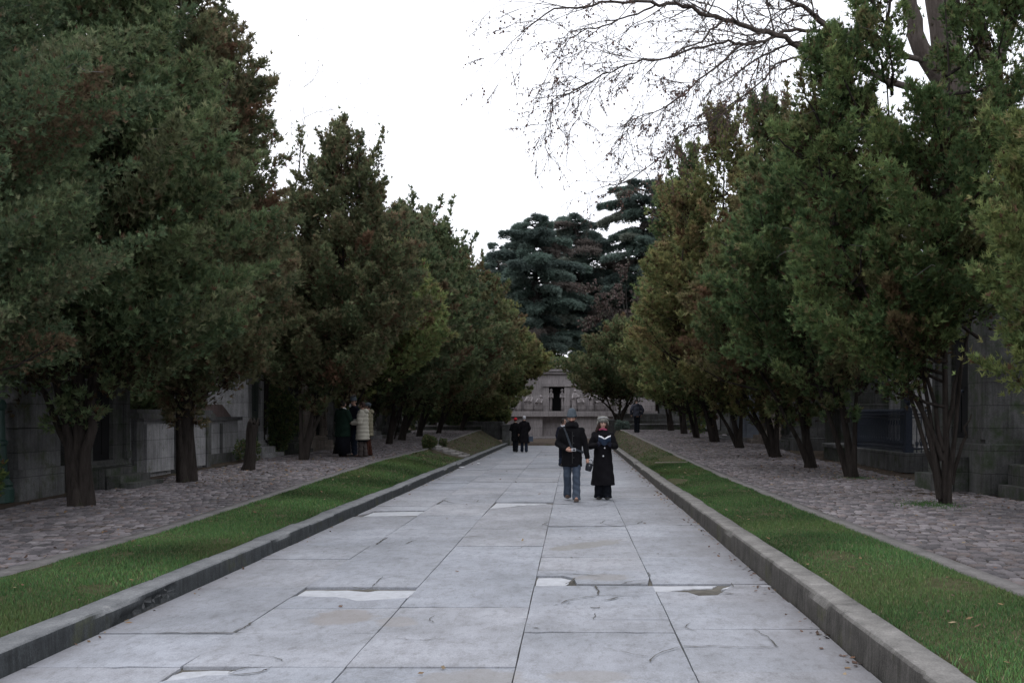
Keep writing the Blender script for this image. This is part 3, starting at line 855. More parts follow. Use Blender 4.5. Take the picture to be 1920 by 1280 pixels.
def sprays(r, C, A, k, ln, wd, col, tri=False, fan=55, flat=None):
    """every spray is a small fan of k leaf blades about the axis A; C centres, col per spray"""
    n = len(C)
    N = unit(np.cross(A, unit(r.normal(size=(n, 3)))))
    if flat is not None: N = unit(N * (1 - flat) + np.array((0, 0, 1.0)) * flat); N = unit(N - A * (N * A).sum(-1, keepdims=True))
    B = np.cross(N, A)
    th = np.radians(np.linspace(-fan, fan, k))[None, :] + r.normal(0, .22, (n, k))
    D = np.cos(th)[..., None] * A[:, None] + np.sin(th)[..., None] * B[:, None] + r.normal(0, .16, (n, k, 3))
    D = unit(D); S = unit(np.cross(np.broadcast_to(N[:, None], D.shape) + r.normal(0, .35, (n, k, 3)), D))
    L = (ln * r.uniform(.65, 1.25, (n, k)) * (1 - .35 * (np.abs(th) / np.radians(fan + 15))))[..., None]; Wd = (wd * r.uniform(.7, 1.25, (n, k)))[..., None]
    O = C[:, None] - D * L * .15
    if tri: P = np.stack([O + S * Wd * .55, O - S * Wd * .55, O + D * L], 2); m = 3
    else: P = np.stack([O, O + D * L * .55 + S * Wd * .5, O + D * L, O + D * L * .55 - S * Wd * .5], 2); m = 4
    cc = np.broadcast_to(col[:, None, None, :], (n, k, m, 3)) * r.uniform(.82, 1.2, (n, k, 1, 1))
    return P.reshape(-1, 3), np.arange(n * k * m).reshape(-1, m), cc.reshape(-1, 3)


def foliage(r, P0_, P1_, R, per, k, ln, wd, pal, tri=False, inner=.3, hue=None):
    """plumes from P0 to P1 of radius R filled with sprays, dense toward the tip and thin inside"""
    m = len(P0_); Lp = np.linalg.norm(P1_ - P0_, axis=1)
    wgt = R * (Lp + .3); cnt = np.maximum(6, (per * m * wgt / wgt.sum()).astype(int))
    idx = np.repeat(np.arange(m), cnt); n = len(idx)
    s = r.beta(1.7, 1.15, n) * (1.04 - inner) + inner
    ax = unit(P1_ - P0_)[idx]
    rad = r.normal(size=(n, 3)); rad = unit(rad - ax * (rad * ax).sum(-1, keepdims=True))
    sh = np.sin(PI * np.clip(s * .86 + .10, 0, 1)) ** .75
    q = np.sqrt(r.random(n)) * r.uniform(.75, 1.15, n)
    C = P0_[idx] + (P1_ - P0_)[idx] * s[:, None] + rad * (R[idx] * sh * q)[:, None]
    C = C + r.normal(0, .022, (n, 3)); loose = r.random(n) < .10; C[loose] += r.normal(0, .12, (loose.sum(), 3))
    A = unit(ax * .55 + rad * (.75 * q)[:, None] + np.array((0, 0, .50)) + r.normal(0, .32, (n, 3)))
    cols, pr = PAL[pal]; cols = np.array(cols) * GAIN; cols = cols * .82 + cols.mean(1, keepdims=True) * .18 * np.array((1.08, 1.0, .92)); cols = cols * np.array((.97, 1.02, 1.06))
    pc = cols[r.choice(len(cols), m, p=pr)] * r.uniform(.8, 1.2, (m, 1))
    oc = cols[r.choice(len(cols), n, p=pr)]
    pru = r.random(m) < .04; pc[pru] = np.array((.16, .088, .062)) * r.uniform(.7, 1.1, (pru.sum(), 1)); wp = np.where(pru, .75, .42)[idx][:, None]
    col = (pc[idx] * wp + oc * (1 - wp)) * r.uniform(.78, 1.22, (n, 1))
    rust = r.random(n) < .03; col[rust] = np.array((.15, .085, .060)) * r.uniform(.6, 1.2, (rust.sum(), 1))
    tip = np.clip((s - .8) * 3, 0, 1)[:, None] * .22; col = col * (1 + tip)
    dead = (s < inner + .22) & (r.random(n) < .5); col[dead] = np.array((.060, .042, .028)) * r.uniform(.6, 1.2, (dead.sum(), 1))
    return sprays(r, C, A, k, ln, wd, col, tri)


def prof(t, skirt): return np.where(t < .22, skirt + (1 - skirt) * (t / .22) ** .8, np.clip(1 - np.clip((t - .30) / .70, 0, 1) ** 1.45, 0, 1) * .92 + .08)


def cypress(name, base, leaders, zbot, seed, label, cat='tree', group=None, pal='dark', q=2, trunk=.2, stems=None, skirt=.82, cover=1.0, name_parts=True, gap=0.0, sticks=40, fine=1.0):
    """leaders: (dx, dy, top, radius, share). q: 3 near ... 0 far"""
    r = np.random.default_rng(seed)
    t_o = thing(name, (base[0], base[1], base[2] - .03), label, cat, group)
    nplume = {3: 860, 2: 520, 1: 300, 0: 110}[q]; per = {3: 128, 2: 92, 1: 68, 0: 46}[q]
    k, ln, wd, tri = {3: (6, .130, .028, True), 2: (5, .175, .044, True), 1: (5, .225, .064, True), 0: (4, .40, .18, True)}[q]
    tot = sum(l[4] for l in leaders); A0 = []; A1 = []; RR = []; wood = NP()
    stems = stems or []
    for li, (dx, dy, top, rad, share) in enumerate(leaders):
        n = int(nplume * cover * share / tot)
        zb = zbot if not isinstance(zbot, (list, tuple)) else zbot[li]
        t = r.random(n) ** .95; h = zb + t * (top - zb) * .985
        cx = dx * np.clip(h / max(top * .6, 1), 0, 1) ** 1.1; cy = dy * np.clip(h / max(top * .6, 1), 0, 1) ** 1.1
        ph = r.uniform(0, 2 * PI, n)
        lump = 1 + .09 * np.sin(ph * 2 + seed + h * .8) + .07 * np.sin(ph * 3 - h * 1.6 + seed * 2) + r.normal(0, .15, n)
        over = r.random(n) < .13; lump = np.where(over, lump * r.uniform(1.08, 1.32, n), lump)
        R = rad * prof(t, skirt) * lump
        ins = r.random(n) < .28; R = np.where(ins, R * r.uniform(.3, .7, n), R)
        lift = r.uniform(.25, .95, n) * (.6 + .6 * t)
        tipz = h + .25 * rad * r.uniform(0, 1, n)
        P1_ = np.stack([cx + R * np.cos(ph), cy + R * np.sin(ph), tipz], -1)
        P0_ = np.stack([cx * .96, cy * .96, np.maximum(h - R * lift, zb * .55)], -1)
        pr_ = np.where(over, .62, 1) * np.clip(.12 + .085 * R + r.normal(0, .04, n), .10, .38) * 1.22 * (.9 if q >= 2 else 1.15)
        A0.append(P0_); A1.append(P1_); RR.append(pr_)
        ns = max(4, int(11 * share / tot * len(leaders)))         # a few spires at the head of every leader
        b = np.array([(dx, dy, top - .16 * (top - zb))]) + r.normal(0, .17 * rad, (ns, 3)) * (1, 1, 1.2)
        A0.append(b - (0, 0, .7)); A1.append(b + np.stack([r.normal(0, .2 * rad, ns), r.normal(0, .2 * rad, ns), (top - b[:, 2]) * r.uniform(.55, 1.05, ns)], -1)); RR.append(np.full(ns, .17) * r.uniform(.7, 1.2, ns))
        ne = 9 if q >= 2 else 4                                  # sprays sprouting low on the stems
        he = r.uniform(.55, 1.0, ne) * zb; pe = r.uniform(0, 6.28, ne); fe = np.clip(he / max(top * .6, 1), 0, 1) ** 1.1; le = r.uniform(.25, .75, ne) * he / zb
        A0.append(np.stack([dx * fe, dy * fe, he - .1], -1)); A1.append(np.stack([dx * fe + np.cos(pe) * le, dy * fe + np.sin(pe) * le, he + r.uniform(-.15, .25, ne)], -1)); RR.append(r.uniform(.10, .2, ne))
        # the wood: stem from the base to the head of the leader
        m = 9; u = np.linspace(0, 1, m); zz = u * top * .93
        f = np.clip(zz / max(top * .6, 1), 0, 1) ** 1.1
        w = r.normal(0, .035, (m, 2)) * np.minimum(u * 4, 1)[:, None]
        fork = (0 if li == 0 else .10)
        sx = np.cos(li * 2.2) * trunk * .55 * (li > 0); sy = np.sin(li * 2.2) * trunk * .55 * (li > 0)
        pts = np.stack([sx * (1 - u) + dx * f + w[:, 0], sy * (1 - u) + dy * f + w[:, 1], zz], -1)
        rd = trunk * .47 * (1 if li == 0 else .72) * (1 - .90 * u ** .8); rd[0] *= 1.55
        Vt, Ft = tube(pts, rd, 11 if q >= 2 else 7)
        sg = 11 if q >= 2 else 7; an = np.tile(np.arange(sg), m); Vt = Vt + (Vt - np.repeat(pts, sg, 0)) * (.16 * np.sin(an * 2 * PI / sg * 3 + li))[:, None] * np.repeat(1 - u, sg)[:, None]
        wood.add(Vt, Ft)
    for (x0, y0, z0, x1, y1, z1, ra) in stems:
        m = 8; u = np.linspace(0, 1, m)[:, None]; pts = np.array((x0, y0, z0)) * (1 - u) + np.array((x1, y1, z1)) * u
        pts[:, :2] += r.normal(0, .03, (m, 2)) * np.sin(u * PI); pts[:, 2] += .15 * np.sin(u[:, 0] * PI)
        wood.tube(pts, ra * (1 - .75 * u[:, 0]), 8)
    A0 = np.concatenate(A0); A1 = np.concatenate(A1); RR = np.concatenate(RR)
    if gap:   # openings where the sky shows through
        c = (A0 + A1) / 2; kk = noise2(c[:, 0] * 1.1 + c[:, 1] * .4, c[:, 2] * .8, seed) > -1.0 + gap; A0, A1, RR = A0[kk], A1[kk], RR[kk]
    for i in r.choice(len(A0), min(sticks if q >= 1 else 0, len(A0)), False):
        u = np.linspace(0, 1, 5)[:, None]; pts = A0[i] * (1 - u) + A1[i] * u; pts[:, 2] -= .18 * np.sin(u[:, 0] * PI); pts[1:4] += r.normal(0, .03, (3, 3))
        wood.tube(pts, np.linspace(.032, .008, 5), 5)
    wood.build('trunk', BARK, t_o, smooth=True)
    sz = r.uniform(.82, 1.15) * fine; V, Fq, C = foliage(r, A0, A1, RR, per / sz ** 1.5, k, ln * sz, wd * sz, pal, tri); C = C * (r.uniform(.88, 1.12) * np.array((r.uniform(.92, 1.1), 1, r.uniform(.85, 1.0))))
    if q == 3:       # dead grey twigs poking out of the crown
        tw = NP(); pick = r.choice(len(A1), 46)
        for i in pick:
            d = unit(A1[i] - A0[i] + r.normal(0, .35, 3)); p = A1[i] - d * .15; pts = [p]
            for j in range(5): d = unit(d + r.normal(0, .3, 3)); pts.append(pts[-1] + d * r.uniform(.07, .14))
            tw.tube(pts, np.linspace(.008, .003, 6), 4)
        tv = np.concatenate(tw.V); tf = np.concatenate(tw.Q); tf = np.concatenate([tf[:, [0, 1, 2]], tf[:, [0, 2, 3]]]) + len(V)
        V = np.concatenate([V, tv]); Fq = np.concatenate([Fq, tf]); C = np.concatenate([C, np.tile((.20, .19, .18), (len(tv), 1))])
    mesh_np('crown', V, Fq, leaf_mat, t_o, col=C)
    return t_o


LG = 'cypresses in the row along the left path'
RG = 'cypresses in the row along the right path'
zz_l = lambda y: zl(y); zz_r = lambda y: zr(y)
# ---- left row, near to far: (x, y)
cypress('cypress_tree', (-8.1, 11.4, zl(11)), [(.0, 0, 10.5, 2.35, 1), (-.8, .6, 11.5, 1.9, .6)], 2.1, 11, 'nearest cypress of the left row, its trunk outside the left edge', 'tree', LG, 'dark', 3, fine=.74)
cypress('cypress_tree', (-7.92, 16.1, zl(16)), [(-.35, .1, 11.0, 2.35, 1), (.55, -.3, 9.6, 2.0, .8), (-1.1, .4, 10, 1.8, .6)], [2.5, 2.45, 2.2], 12,
        'broad dark cypress with a twin trunk beside the green post at left', 'tree', LG, 'dark', 3, .25, stems=[(0, 0, .5, -1.25, .1, 2.6, .08), (.02, -.06, .05, .34, -.1, 2.6, .11)])
cypress('cypress_tree', (-8.05, 20.8, zl(20.8)), [(-.1, 0, 13.2, 1.75, 1), (.55, -.2, 9.4, 1.75, .6), (-.7, .5, 12.4, 1.8, .6)], [2.2, 2.5, 2.3], 13,
        'tallest cypress of the left row, between the twin-trunked one and the stump', 'tree', LG, 'brown', 3, .27)
cypress('cypress_tree', (-7.63, 28.2, zl(28.2)), [(1.1, 0, 9.45, 2.1, 1), (2.0, -.2, 7.6, 1.6, .5), (-.4, .4, 7.6, 1.9, .6)], [2.35, 2.75, 2.3], 14,
        'pointed cypress at the shoulder of the left row, just beyond the broken stump', 'tree', LG, 'brown', 2, .2)
cypress('cypress_tree', (-7.75, 32.6, zl(32.6)), [(.9, 0, 7.6, 2.3, 1), (1.9, 0, 6.9, 1.7, .7)], 2.6, 15, 'lower cypress rising behind the four people talking', 'tree', LG, 'olive', 2, .17)
cypress('cypress_tree', (-7.6, 36.4, zl(36.4)), [(1.1, 0, 8.6, 2.2, 1), (2.0, 0, 8.2, 1.7, .7)], 2.0, 16, 'round-headed cypress right behind the woman in the cream coat', 'tree', LG, 'brown', 2, .17)
cypress('cypress_tree', (-7.45, 40.3, zl(40.3)), [(.9, 0, 10.0, 2.3, 1), (2.1, 0, 8.7, 2.0, .9)], [2.1, 1.9], 17, 'cypress with a leaning trunk just before the leaning stake', 'tree', LG, 'dark', 1, .22)
cypress('cypress_tree', (-7.57, 44.0, zl(44)), [(1.2, 0, 10.0, 2.3, 1), (2.4, 0, 7.6, 1.8, .7)], 2.0, 18, 'cypress with a thick slanting trunk just behind the leaning stake', 'tree', LG, 'brown', 1, .26)
cypress('cypress_tree', (-7.35, 47.6, zl(47.6)), [(1.0, 0, 9.4, 2.2, 1), (2.3, 0, 8.0, 2.0, .8)], 2.0, 19, 'cypress with the straight dark trunk near the far end of the left path', 'tree', LG, 'dark', 1, .23)
cypress('cypress_tree', (-7.0, 51.8, zl(51.8)), [(1.3, 0, 9.6, 2.2, 1), (2.6, 0, 8.3, 2.0, .8)], 1.9, 20, 'brownish cypress of the left row, second from the memorial', 'tree', LG, 'brown', 1, .2)
cypress('cypress_tree', (-6.3, 56.2, zl(56)), [(1.0, 0, 8.2, 2.3, 1), (2.3, 0, 7.4, 2.1, .9)], 1.5, 21, 'olive cypress at the far end of the left row, overhanging the grass', 'tree', LG, 'olive', 1, .2)
cypress('yew_tree', (-4.6, 61.2, .9), [(-.2, 0, 6.8, 2.0, 1), (1.7, -.3, 5.8, 1.35, .7), (-1.2, 0, 6, 2.0, .6)], [1.7, 3.3, .5], 22, 'low conical green yew in front of the memorial, left of its doorway', 'tree', None, 'olive', 1, .18, skirt=.75)

# ---- right row, near to far
cypress('cypress_tree', (6.35, 11.3, zr(11)), [(.0, 0, 6.9, 1.35, 1), (.9, .5, 7.6, 1.6, .7)], 1.9, 31, 'yellowish cypress at the right edge, its trunk outside the picture', 'tree', RG, 'yellow', 3, .2, fine=.74)
cypress('cypress_tree', (6.1, 16.3, zr(16.3)), [(.0, 0, 10.2, 1.9, 1), (-.95, -.1, 9.8, 1.6, .8), (.95, .2, 9.6, 1.6, .6), (-1.9, .1, 7.9, 1.3, .6)], [2.1, 2.4, 1.8, 2.5], 32,
        'open many-stemmed cypress in front of the blue iron railing', 'tree', RG, 'green', 3, .125, cover=.68, gap=.93, sticks=170,
        stems=[(-.06, 0, .75, -1.15, -.1, 2.9, .05), (-.05, 0, .9, -.62, 0, 3.1, .045), (.10, 0, .35, .42, 0, 1.5, .04), (-.10, 0, .12, -.52, 0, 2.2, .06), (.0, 0, 1.2, .62, .1, 3.6, .045)])
cypress('cypress_tree', (6.45, 23.0, zr(23)), [(-.95, 0, 8.4, 1.7, 1), (-1.7, .2, 7.8, 1.5, .7), (.2, .3, 6.8, 1.6, .6)], [2.4, 2.6, 2.4], 33,
        'cypress with a forked leaning trunk, left of the blue iron railing', 'tree', RG, 'green', 3, .19, cover=.85, gap=.75, sticks=90, stems=[(-.12, 0, 1.3, -.95, 0, 3.3, .075)])
cypress('cypress_tree', (6.42, 26.9, zr(26.9)), [(-1.1, 0, 10.1, 1.4, .8), (.0, .2, 7.9, 1.9, 1), (-2.1, 0, 6.6, 1.5, .5)], [2.3, 2.2, 2.4], 34,
        'cypress with a short dark trunk in front of the pale tomb block', 'tree', RG, 'green', 2, .21, gap=.12)
cypress('cypress_tree', (6.55, 32.2, zr(32.2)), [(-1.75, -.2, 11.4, 1.7, 1), (-2.9, 0, 9.2, 1.6, .8), (.2, .2, 10.4, 2.3, .9), (-2.9, 0, 6.2, 1.55, .6)], [2.3, 2.4, 2.2, 2.2], 35,
        'tall cypress leaning left, beside the pale blue door of a tomb', 'tree', RG, 'olive', 2, .23)
cypress('cypress_tree', (6.3, 37.6, zr(37.6)), [(-1.9, 0, 10.2, 1.8, 1), (-2.6, .1, 7.4, 1.4, .8), (.3, 0, 11.2, 2.2, .8)], 2.3, 36, 'cypress hidden low down behind the leaning one, its head reaching over the bank', 'tree', RG, 'olive', 2, .2)
cypress('cypress_tree', (5.98, 42.0, zr(42)), [(-1.0, 0, 12.6, 1.8, 1), (-1.9, 0, 11.0, 1.5, .9), (-1.7, 0, 8.2, 1.8, .7)], [2.0, 2.1, 1.9], 37,
        'cypress with a thick upright trunk in front of the upright headstones', 'tree', RG, 'green', 1, .26)
cypress('cypress_tree', (5.7, 45.6, zr(45.6)), [(-.8, 0, 10.5, 2.2, 1), (-1.3, 0, 7.8, 1.8, .8)], 2.0, 38, 'slim-stemmed cypress of the right row with pale bare twigs at its foot', 'tree', RG, 'olive', 1, .13, stems=[(-.15, 0, .05, -.85, 0, 2.4, .06)])
cypress('cypress_tree', (5.6, 50.2, zr(50.2)), [(-.4, 0, 9.5, 2.2, 1), (-1.0, 0, 7.6, 1.8, .8)], 2.0, 39, 'cypress with the left of two close dark trunks on the right path', 'tree', RG, 'green', 1, .21)
cypress('cypress_tree', (5.4, 54.8, zr(54.8)), [(-.5, 0, 8.8, 2.2, 1), (-.9, 0, 6.8, 1.8, .8)], 2.0, 40, 'cypress at the far end of the right row, behind the walking man', 'tree', RG, 'olive', 1, .22)
cypress('cypress_tree', (2.9, 63.0, 1.1), [(.2, 0, 6.6, 2.9, 1), (-1.5, -.3, 5.4, 2.0, .8), (2.0, 0, 6.8, 2.4, .7)], [1.9, 2.1, 1.8], 41, 'low spreading cypress at the right front corner of the memorial', 'tree', None, 'brown', 1, .2,
        stems=[(0, 0, .4, -1.6, 0, 1.9, .08), (.05, 0, .2, .9, 0, 2.2, .12)])

# ---- the broken stump
t = thing('tree_stump', (-7.85, 24.0, zl(24) - .03), 'broken-off bare trunk standing between two cypresses on the left path', 'tree stump')
r = np.random.default_rng(3); u = np.linspace(0, 1, 9); pts = np.stack([.16 * u + .02 * np.sin(u * 7), 0 * u, u * 1.30], -1); sg = 14
Vt, Ft = tube(pts, np.array([.17, .14, .13, .125, .12, .12, .125, .13, .12]), sg)
Vt[-sg:, 2] += r.uniform(-.20, .10, sg); Vt[-2 * sg:-sg, 2] += r.uniform(-.05, .05, sg)
Vt += r.normal(0, .008, Vt.shape); cap = np.array([[.16, 0, 1.08]]); Vt = np.concatenate([Vt, cap]); nn = len(Vt) - 1; b0 = nn - sg
mesh_np('trunk', Vt, [Ft, np.stack([b0 + np.arange(sg), b0 + (np.arange(sg) + 1) % sg, np.full(sg, nn)], -1)], BARK, t, smooth=False)

# ---- shrubs


def shrub(name, loc, rx, rz, n, label, pal='dark', seed=1, size=.07, cat='shrub', group=None, ry=None):
    r = np.random.default_rng(seed); t = thing(name, loc, label, cat, group); ry = ry or rx
    d = unit(r.normal(size=(n, 3))); q = r.random(n) ** .35
    C = d * q[:, None] * np.array((rx, ry, rz * .5)) * (1 + .18 * np.sin(d[:, :1] * 5 + seed)) + (0, 0, rz * .52)
    C[:, 2] = np.maximum(C[:, 2], .03)
    cols, pr = PAL[pal]; col = GAIN * np.array(cols)[r.choice(5, n, p=pr)] * r.uniform(.8, 1.2, (n, 1))
    V, Fq, Cc = sprays(r, C, unit(d + (0, 0, .5) + r.normal(0, .3, (n, 3))), 4, size * 1.5, size * .55, col)
    mesh_np('foliage', V, Fq, leaf_mat, t, col=Cc)
    w = NP()
    for i in range(7):
        a = i * .9; w.tube([(0, 0, -.03), (.25 * rx * math.cos(a), .25 * ry * math.sin(a), rz * .35), (.6 * rx * math.cos(a), .6 * ry * math.sin(a), rz * .8)], [.02, .014, .006], 5)
    w.build('stems', BARK, t)
    return t


shrub('shrub', (-5.32, 36.55, .47), .27, .50, 900, 'small dense round evergreen bush at the head of the steps', 'dark', 3, .06)
shrub('shrub', (-5.1, 38.95, .48), .16, .32, 260, 'tiny sparse plant beside the top step', 'dark', 4, .05)
shrub('shrub', (-9.9, 16.2, .15), .55, 1.1, 900, 'leafy green bush around the green iron post', 'green', 5, .08)
shrub('shrub', (-9.0, 27.6, .4), .35, .7, 420, 'small dark bush at the foot of the tomb with the urn', 'dark', 6, .06)
shrub('ivy', (-9.35, 31.5, .45), .7, 2.3, 2000, 'dark ivy mass between two tombs on the left', 'dark', 8, .09)
shrub('shrub', (2.75, 57.2, .85), .45, .55, 700, 'grey-green clipped bush at the end of the right bank', 'blue', 10, .07)
shrub('shrub', (6.3, 50.5, .75), .5, 1.6, 500, 'tall green bush between the dark trunks of the right row', 'green', 12, .1)
for k, (x, y, rx, rz, lab) in enumerate(((-6.9, 59.5, 1.6, 2.2, 'dark rounded yew bush left of the conical yew'), (-9.2, 60.5, 1.7, 2.6, 'dark yew bush at the end of the left path, behind the low wall'), (-5.0, 60.2, 1.0, 1.7, 'low dark bush against the stone pier of the memorial'))):
    shrub('yew_bush', (x, y, .85), rx, rz, 2600, lab, 'dark', 20 + k, .13, 'shrub', 'yew bushes at the end of the left path')

# ---- cedars on the hill behind the memorial


def cedar(x, y, z0, H, R, seed, label, lean=(0, 0), first=.28, n_t=15, flat_top=.42):
    r = np.random.default_rng(seed); t = thing('cedar_tree', (x, y, z0 - .1), label, 'tree', 'cedars on the hill behind the memorial')
    wood = NP(); u = np.linspace(0, 1, 10)
    wood.tube(np.stack([lean[0] * u ** 2, lean[1] * u ** 2, u * H * .97], -1), .62 * (1 - .88 * u), 9)
    C = []; A = []; K = []
    for k in range(n_t):
        f = first + (1 - first) * (k / (n_t - 1)); h = H * f
        spread = R * (1.0 if f < .7 else max(flat_top, 1.0 - (f - .7) / .3 * .58))
        for b in range(r.integers(8, 12)):
            a = r.uniform(0, 2 * PI); L = spread * r.uniform(.40, 1.15); m = 7; s = np.linspace(0, 1, m)
            rise = r.uniform(-.05, .18) * L; droop = r.uniform(.10, .28) * L
            pts = np.stack([lean[0] * f * f + np.cos(a) * L * s, lean[1] * f * f + np.sin(a) * L * s, h + rise * np.sin(s * 1.9) - droop * s ** 2.2 + r.normal(0, .6)], -1)
            wood.tube(pts, np.linspace(.17, .03, m) * (1.2 - .6 * f), 5)
            n = int(620 * L / R * 1.0); s2 = r.beta(1.6, 1.0, n) * .86 + .16
            p = np.stack([np.interp(s2, s, pts[:, i]) for i in range(3)], -1)
            wdt = .50 * L * np.sqrt(s2) * np.clip(1.06 - s2, .02, 1) ** .7
            off = r.uniform(-1, 1, n); px_ = np.array((-np.sin(a), np.cos(a), 0))
            p = p + px_ * (off * wdt)[:, None]; p[:, 2] += r.normal(0, .08, n) - .25 * off ** 2 * wdt - r.uniform(.05, .40, n) * (r.random(n) < .3)
            C.append(p); A.append(unit(np.array((np.cos(a), np.sin(a), .05)) + px_ * off[:, None] * .8 + r.normal(0, .22, (n, 3)) + np.array((0, 0, -.15))))
            base = 3.6 * np.array(PAL['blue'][0])[r.choice(5, p=PAL['blue'][1])]; K.append(np.broadcast_to(base, (n, 3)) * r.uniform(.75, 1.25, (n, 1)))  # needle colours lifted: the distant haze is put into the colour
    C, A, K = map(np.concatenate, (C, A, K))
    wood.build('trunk', BARK2, t, smooth=True)
    V, Fq, Cc = sprays(r, C, A, 4, .44, .080, K, True, 45, flat=.3)
    mesh_np('crown', V, Fq, leaf_mat, t, col=Cc)


hz = lambda y: float(ground_z(np.array(0.), np.array(float(y))))
cedar(-3.4, 92, hz(92), 13.4, 4.6, 51, 'left-hand blue-green cedar with feathery layered boughs behind the memorial', (-.3, 0), .16)
cedar(1.0, 99, hz(99), 14.8, 5.2, 52, 'middle blue-green cedar standing above the memorial doorway', (-.8, 0), .18)
cedar(6.2, 97, hz(97), 17.6, 4.9, 53, 'tallest cedar with a flat dark head, right of the memorial', (.8, 0), .25, flat_top=.8)
cedar(-7.8, 104, hz(104), 11.5, 3.4, 55, 'small far cedar peeping out left of the others', (0, 0), .25, 11)
shrub('hedge', (-1.0, 77.0, 4.95), 4.6, 1.15, 3600, 'clipped green hedge on the terrace above the memorial', 'dark', 33, .13, 'hedge', ry=.7)
# ---- bare deciduous trees
twig_leaf = M('dry_leaf', .8, .15); twig_leaf.color(twig_leaf.attr()); twig_leaf = twig_leaf.end()


class Bare:
    """a wintry tree grown from given limbs by recursion, with a few dry leaves left on its twigs"""
    def __init__(s, seed): s.r = np.random.default_rng(seed); s.w = NP(); s.tw = []

    def limb(s, pts, r0, r1, seg=8, smooth=3):
        P = np.asarray(pts, float); n = len(P); u = np.linspace(0, n - 1, (n - 1) * smooth + 1)
        i = np.clip(u.astype(int), 0, n - 2); f = (u - i)[:, None]
        a, b, c, d = P[np.clip(i - 1, 0, n - 1)], P[i], P[i + 1], P[np.clip(i + 2, 0, n - 1)]
        Q = .5 * ((2 * b) + (c - a) * f + (2 * a - 5 * b + 4 * c - d) * f ** 2 + (-a + 3 * b - 3 * c + d) * f ** 3)
        k = min(r0 * .3 + .006, .026)
        Q[1:-1] += s.r.normal(0, k, (len(Q) - 2, 3))
        R = np.linspace(r0, r1, len(Q)); s.w.tube(Q, R, seg)
        return Q, R

    def grow(s, p, d, L, rad, depth, down=0.0, wander=.16):
        m = 5; pts = [p]; d = d / np.linalg.norm(d)
        for k in range(m):
            d = d + s.r.normal(0, wander, 3) + np.array((0, 0, -down)); d /= np.linalg.norm(d); pts.append(pts[-1] + d * L / m)
        pts = np.array(pts); s.w.tube(pts, np.maximum(np.linspace(rad, rad * .5, m + 1), .0045), 5 if depth > 1 else 4)
        if depth == 0: s.tw.append(pts); return
        for k in range(s.r.integers(2, 5)):
            i = s.r.integers(1, m + 1); ax = unit(s.r.normal(size=3)); nd = unit(d * .75 + ax * .62)
            s.grow(pts[i], nd, L * s.r.uniform(.5, .78), rad * .62, depth - 1, down, wander)
        s.grow(pts[-1], d, L * .7, rad * .45, depth - 1, down, wander)

    def clothe(s, Q, R, every, L, depth, bias, down=.03):
        for i in range(2, len(Q), every):
            t = unit(Q[min(i + 1, len(Q) - 1)] - Q[i - 1]); ax = unit(s.r.normal(size=3) + np.array(bias))
            s.grow(Q[i], unit(t * .6 + ax * .75), L * s.r.uniform(.6, 1.2), max(.0095, R[i] * .42), depth, down)

    def finish(s, t, leaf_n, ln, cols, bark=BARK2, leaf_name='leaves'):
        s.w.build('trunk', bark, t, smooth=True)
        if not leaf_n: return
        tw = np.concatenate([q[1:] for q in s.tw]); k = s.r.integers(0, len(tw), leaf_n)
        C = tw[k] + s.r.normal(0, .012, (leaf_n, 3)); d = unit(s.r.normal(0, .55, (leaf_n, 3)) + (0, 0, -1)); S = unit(np.cross(d, s.r.normal(size=(leaf_n, 3))))
        L = ln * s.r.uniform(.6, 1.25, (leaf_n, 1)); Wd = L * s.r.uniform(.22, .42, (leaf_n, 1))
        V = np.stack([C, C + d * L * .5 + S * Wd, C + d * L, C + d * L * .45 - S * Wd], 1).reshape(-1, 3)
        c = np.array(cols)[s.r.integers(0, len(cols), leaf_n)] * s.r.uniform(.7, 1.2, (leaf_n, 1))
        mesh_np(leaf_name, V, np.arange(4 * leaf_n).reshape(-1, 4), twig_leaf, t, col=np.repeat(c, 4, 0))


def at(px, py, d):
    """a point of the big tree: photo direction and how far away that bit of the limb is"""
    return np.array(((px - VX) / F * d, d, EYE - (py - VY) / F * d))


BROWN = [(.10, .055, .042), (.13, .07, .05), (.085, .05, .045), (.15, .09, .06)]
# big tree behind the right row, its long limb reaching out over the avenue
bx, by = 9.3, 24.5; bz = zr(by) - .05
t = thing('bare_tree', (bx, by, bz), 'great leafless tree behind the right row, its long boughs reaching across the sky', 'tree')
T = Bare(61); L0 = np.array((bx, by, bz)); loc = lambda l: [np.array(p) - L0 for p in l]
T.limb(loc([(bx, by, bz - .1), (bx + .05, by, 2.5), (9.35, by, 5), at(1795, 260, 24.5), at(1778, 100, 24.5), at(1755, -60, 24.5), at(1742, -260, 24.5)]), .52, .30, 12)
T.limb(loc([at(1790, 190, 24.5), at(1725, 90, 24.2), at(1708, 10, 24), at(1690, -120, 23.6), at(1640, -280, 23)]), .24, .12, 9)
T.limb(loc([(9.4, by, 4.2), at(1850, 220, 24.8), at(1868, 150, 25), at(1835, 60, 25.4), at(1815, -60, 25.8)]), .26, .14, 9)
T.limb(loc([at(1868, 150, 25), at(1890, 60, 25), at(1925, -60, 25)]), .16, .08, 8)
Q1, R1 = T.limb(loc([at(1775, 210, 24.5), at(1735, 175, 24), at(1660, 150, 23.4), at(1600, 120, 22.8), at(1560, 103, 22.4), at(1500, 84, 22), at(1455, 67, 21.6), at(1405, 52, 21.2), at(1358, 38, 20.9), at(1310, 22, 20.6), at(1268, 9, 20.4), at(1218, 4, 20.2), at(1150, 4, 20), at(1081, 14, 19.8), at(1024, 25, 19.6), at(977, 60, 19.4)]), .088, .010, 9)
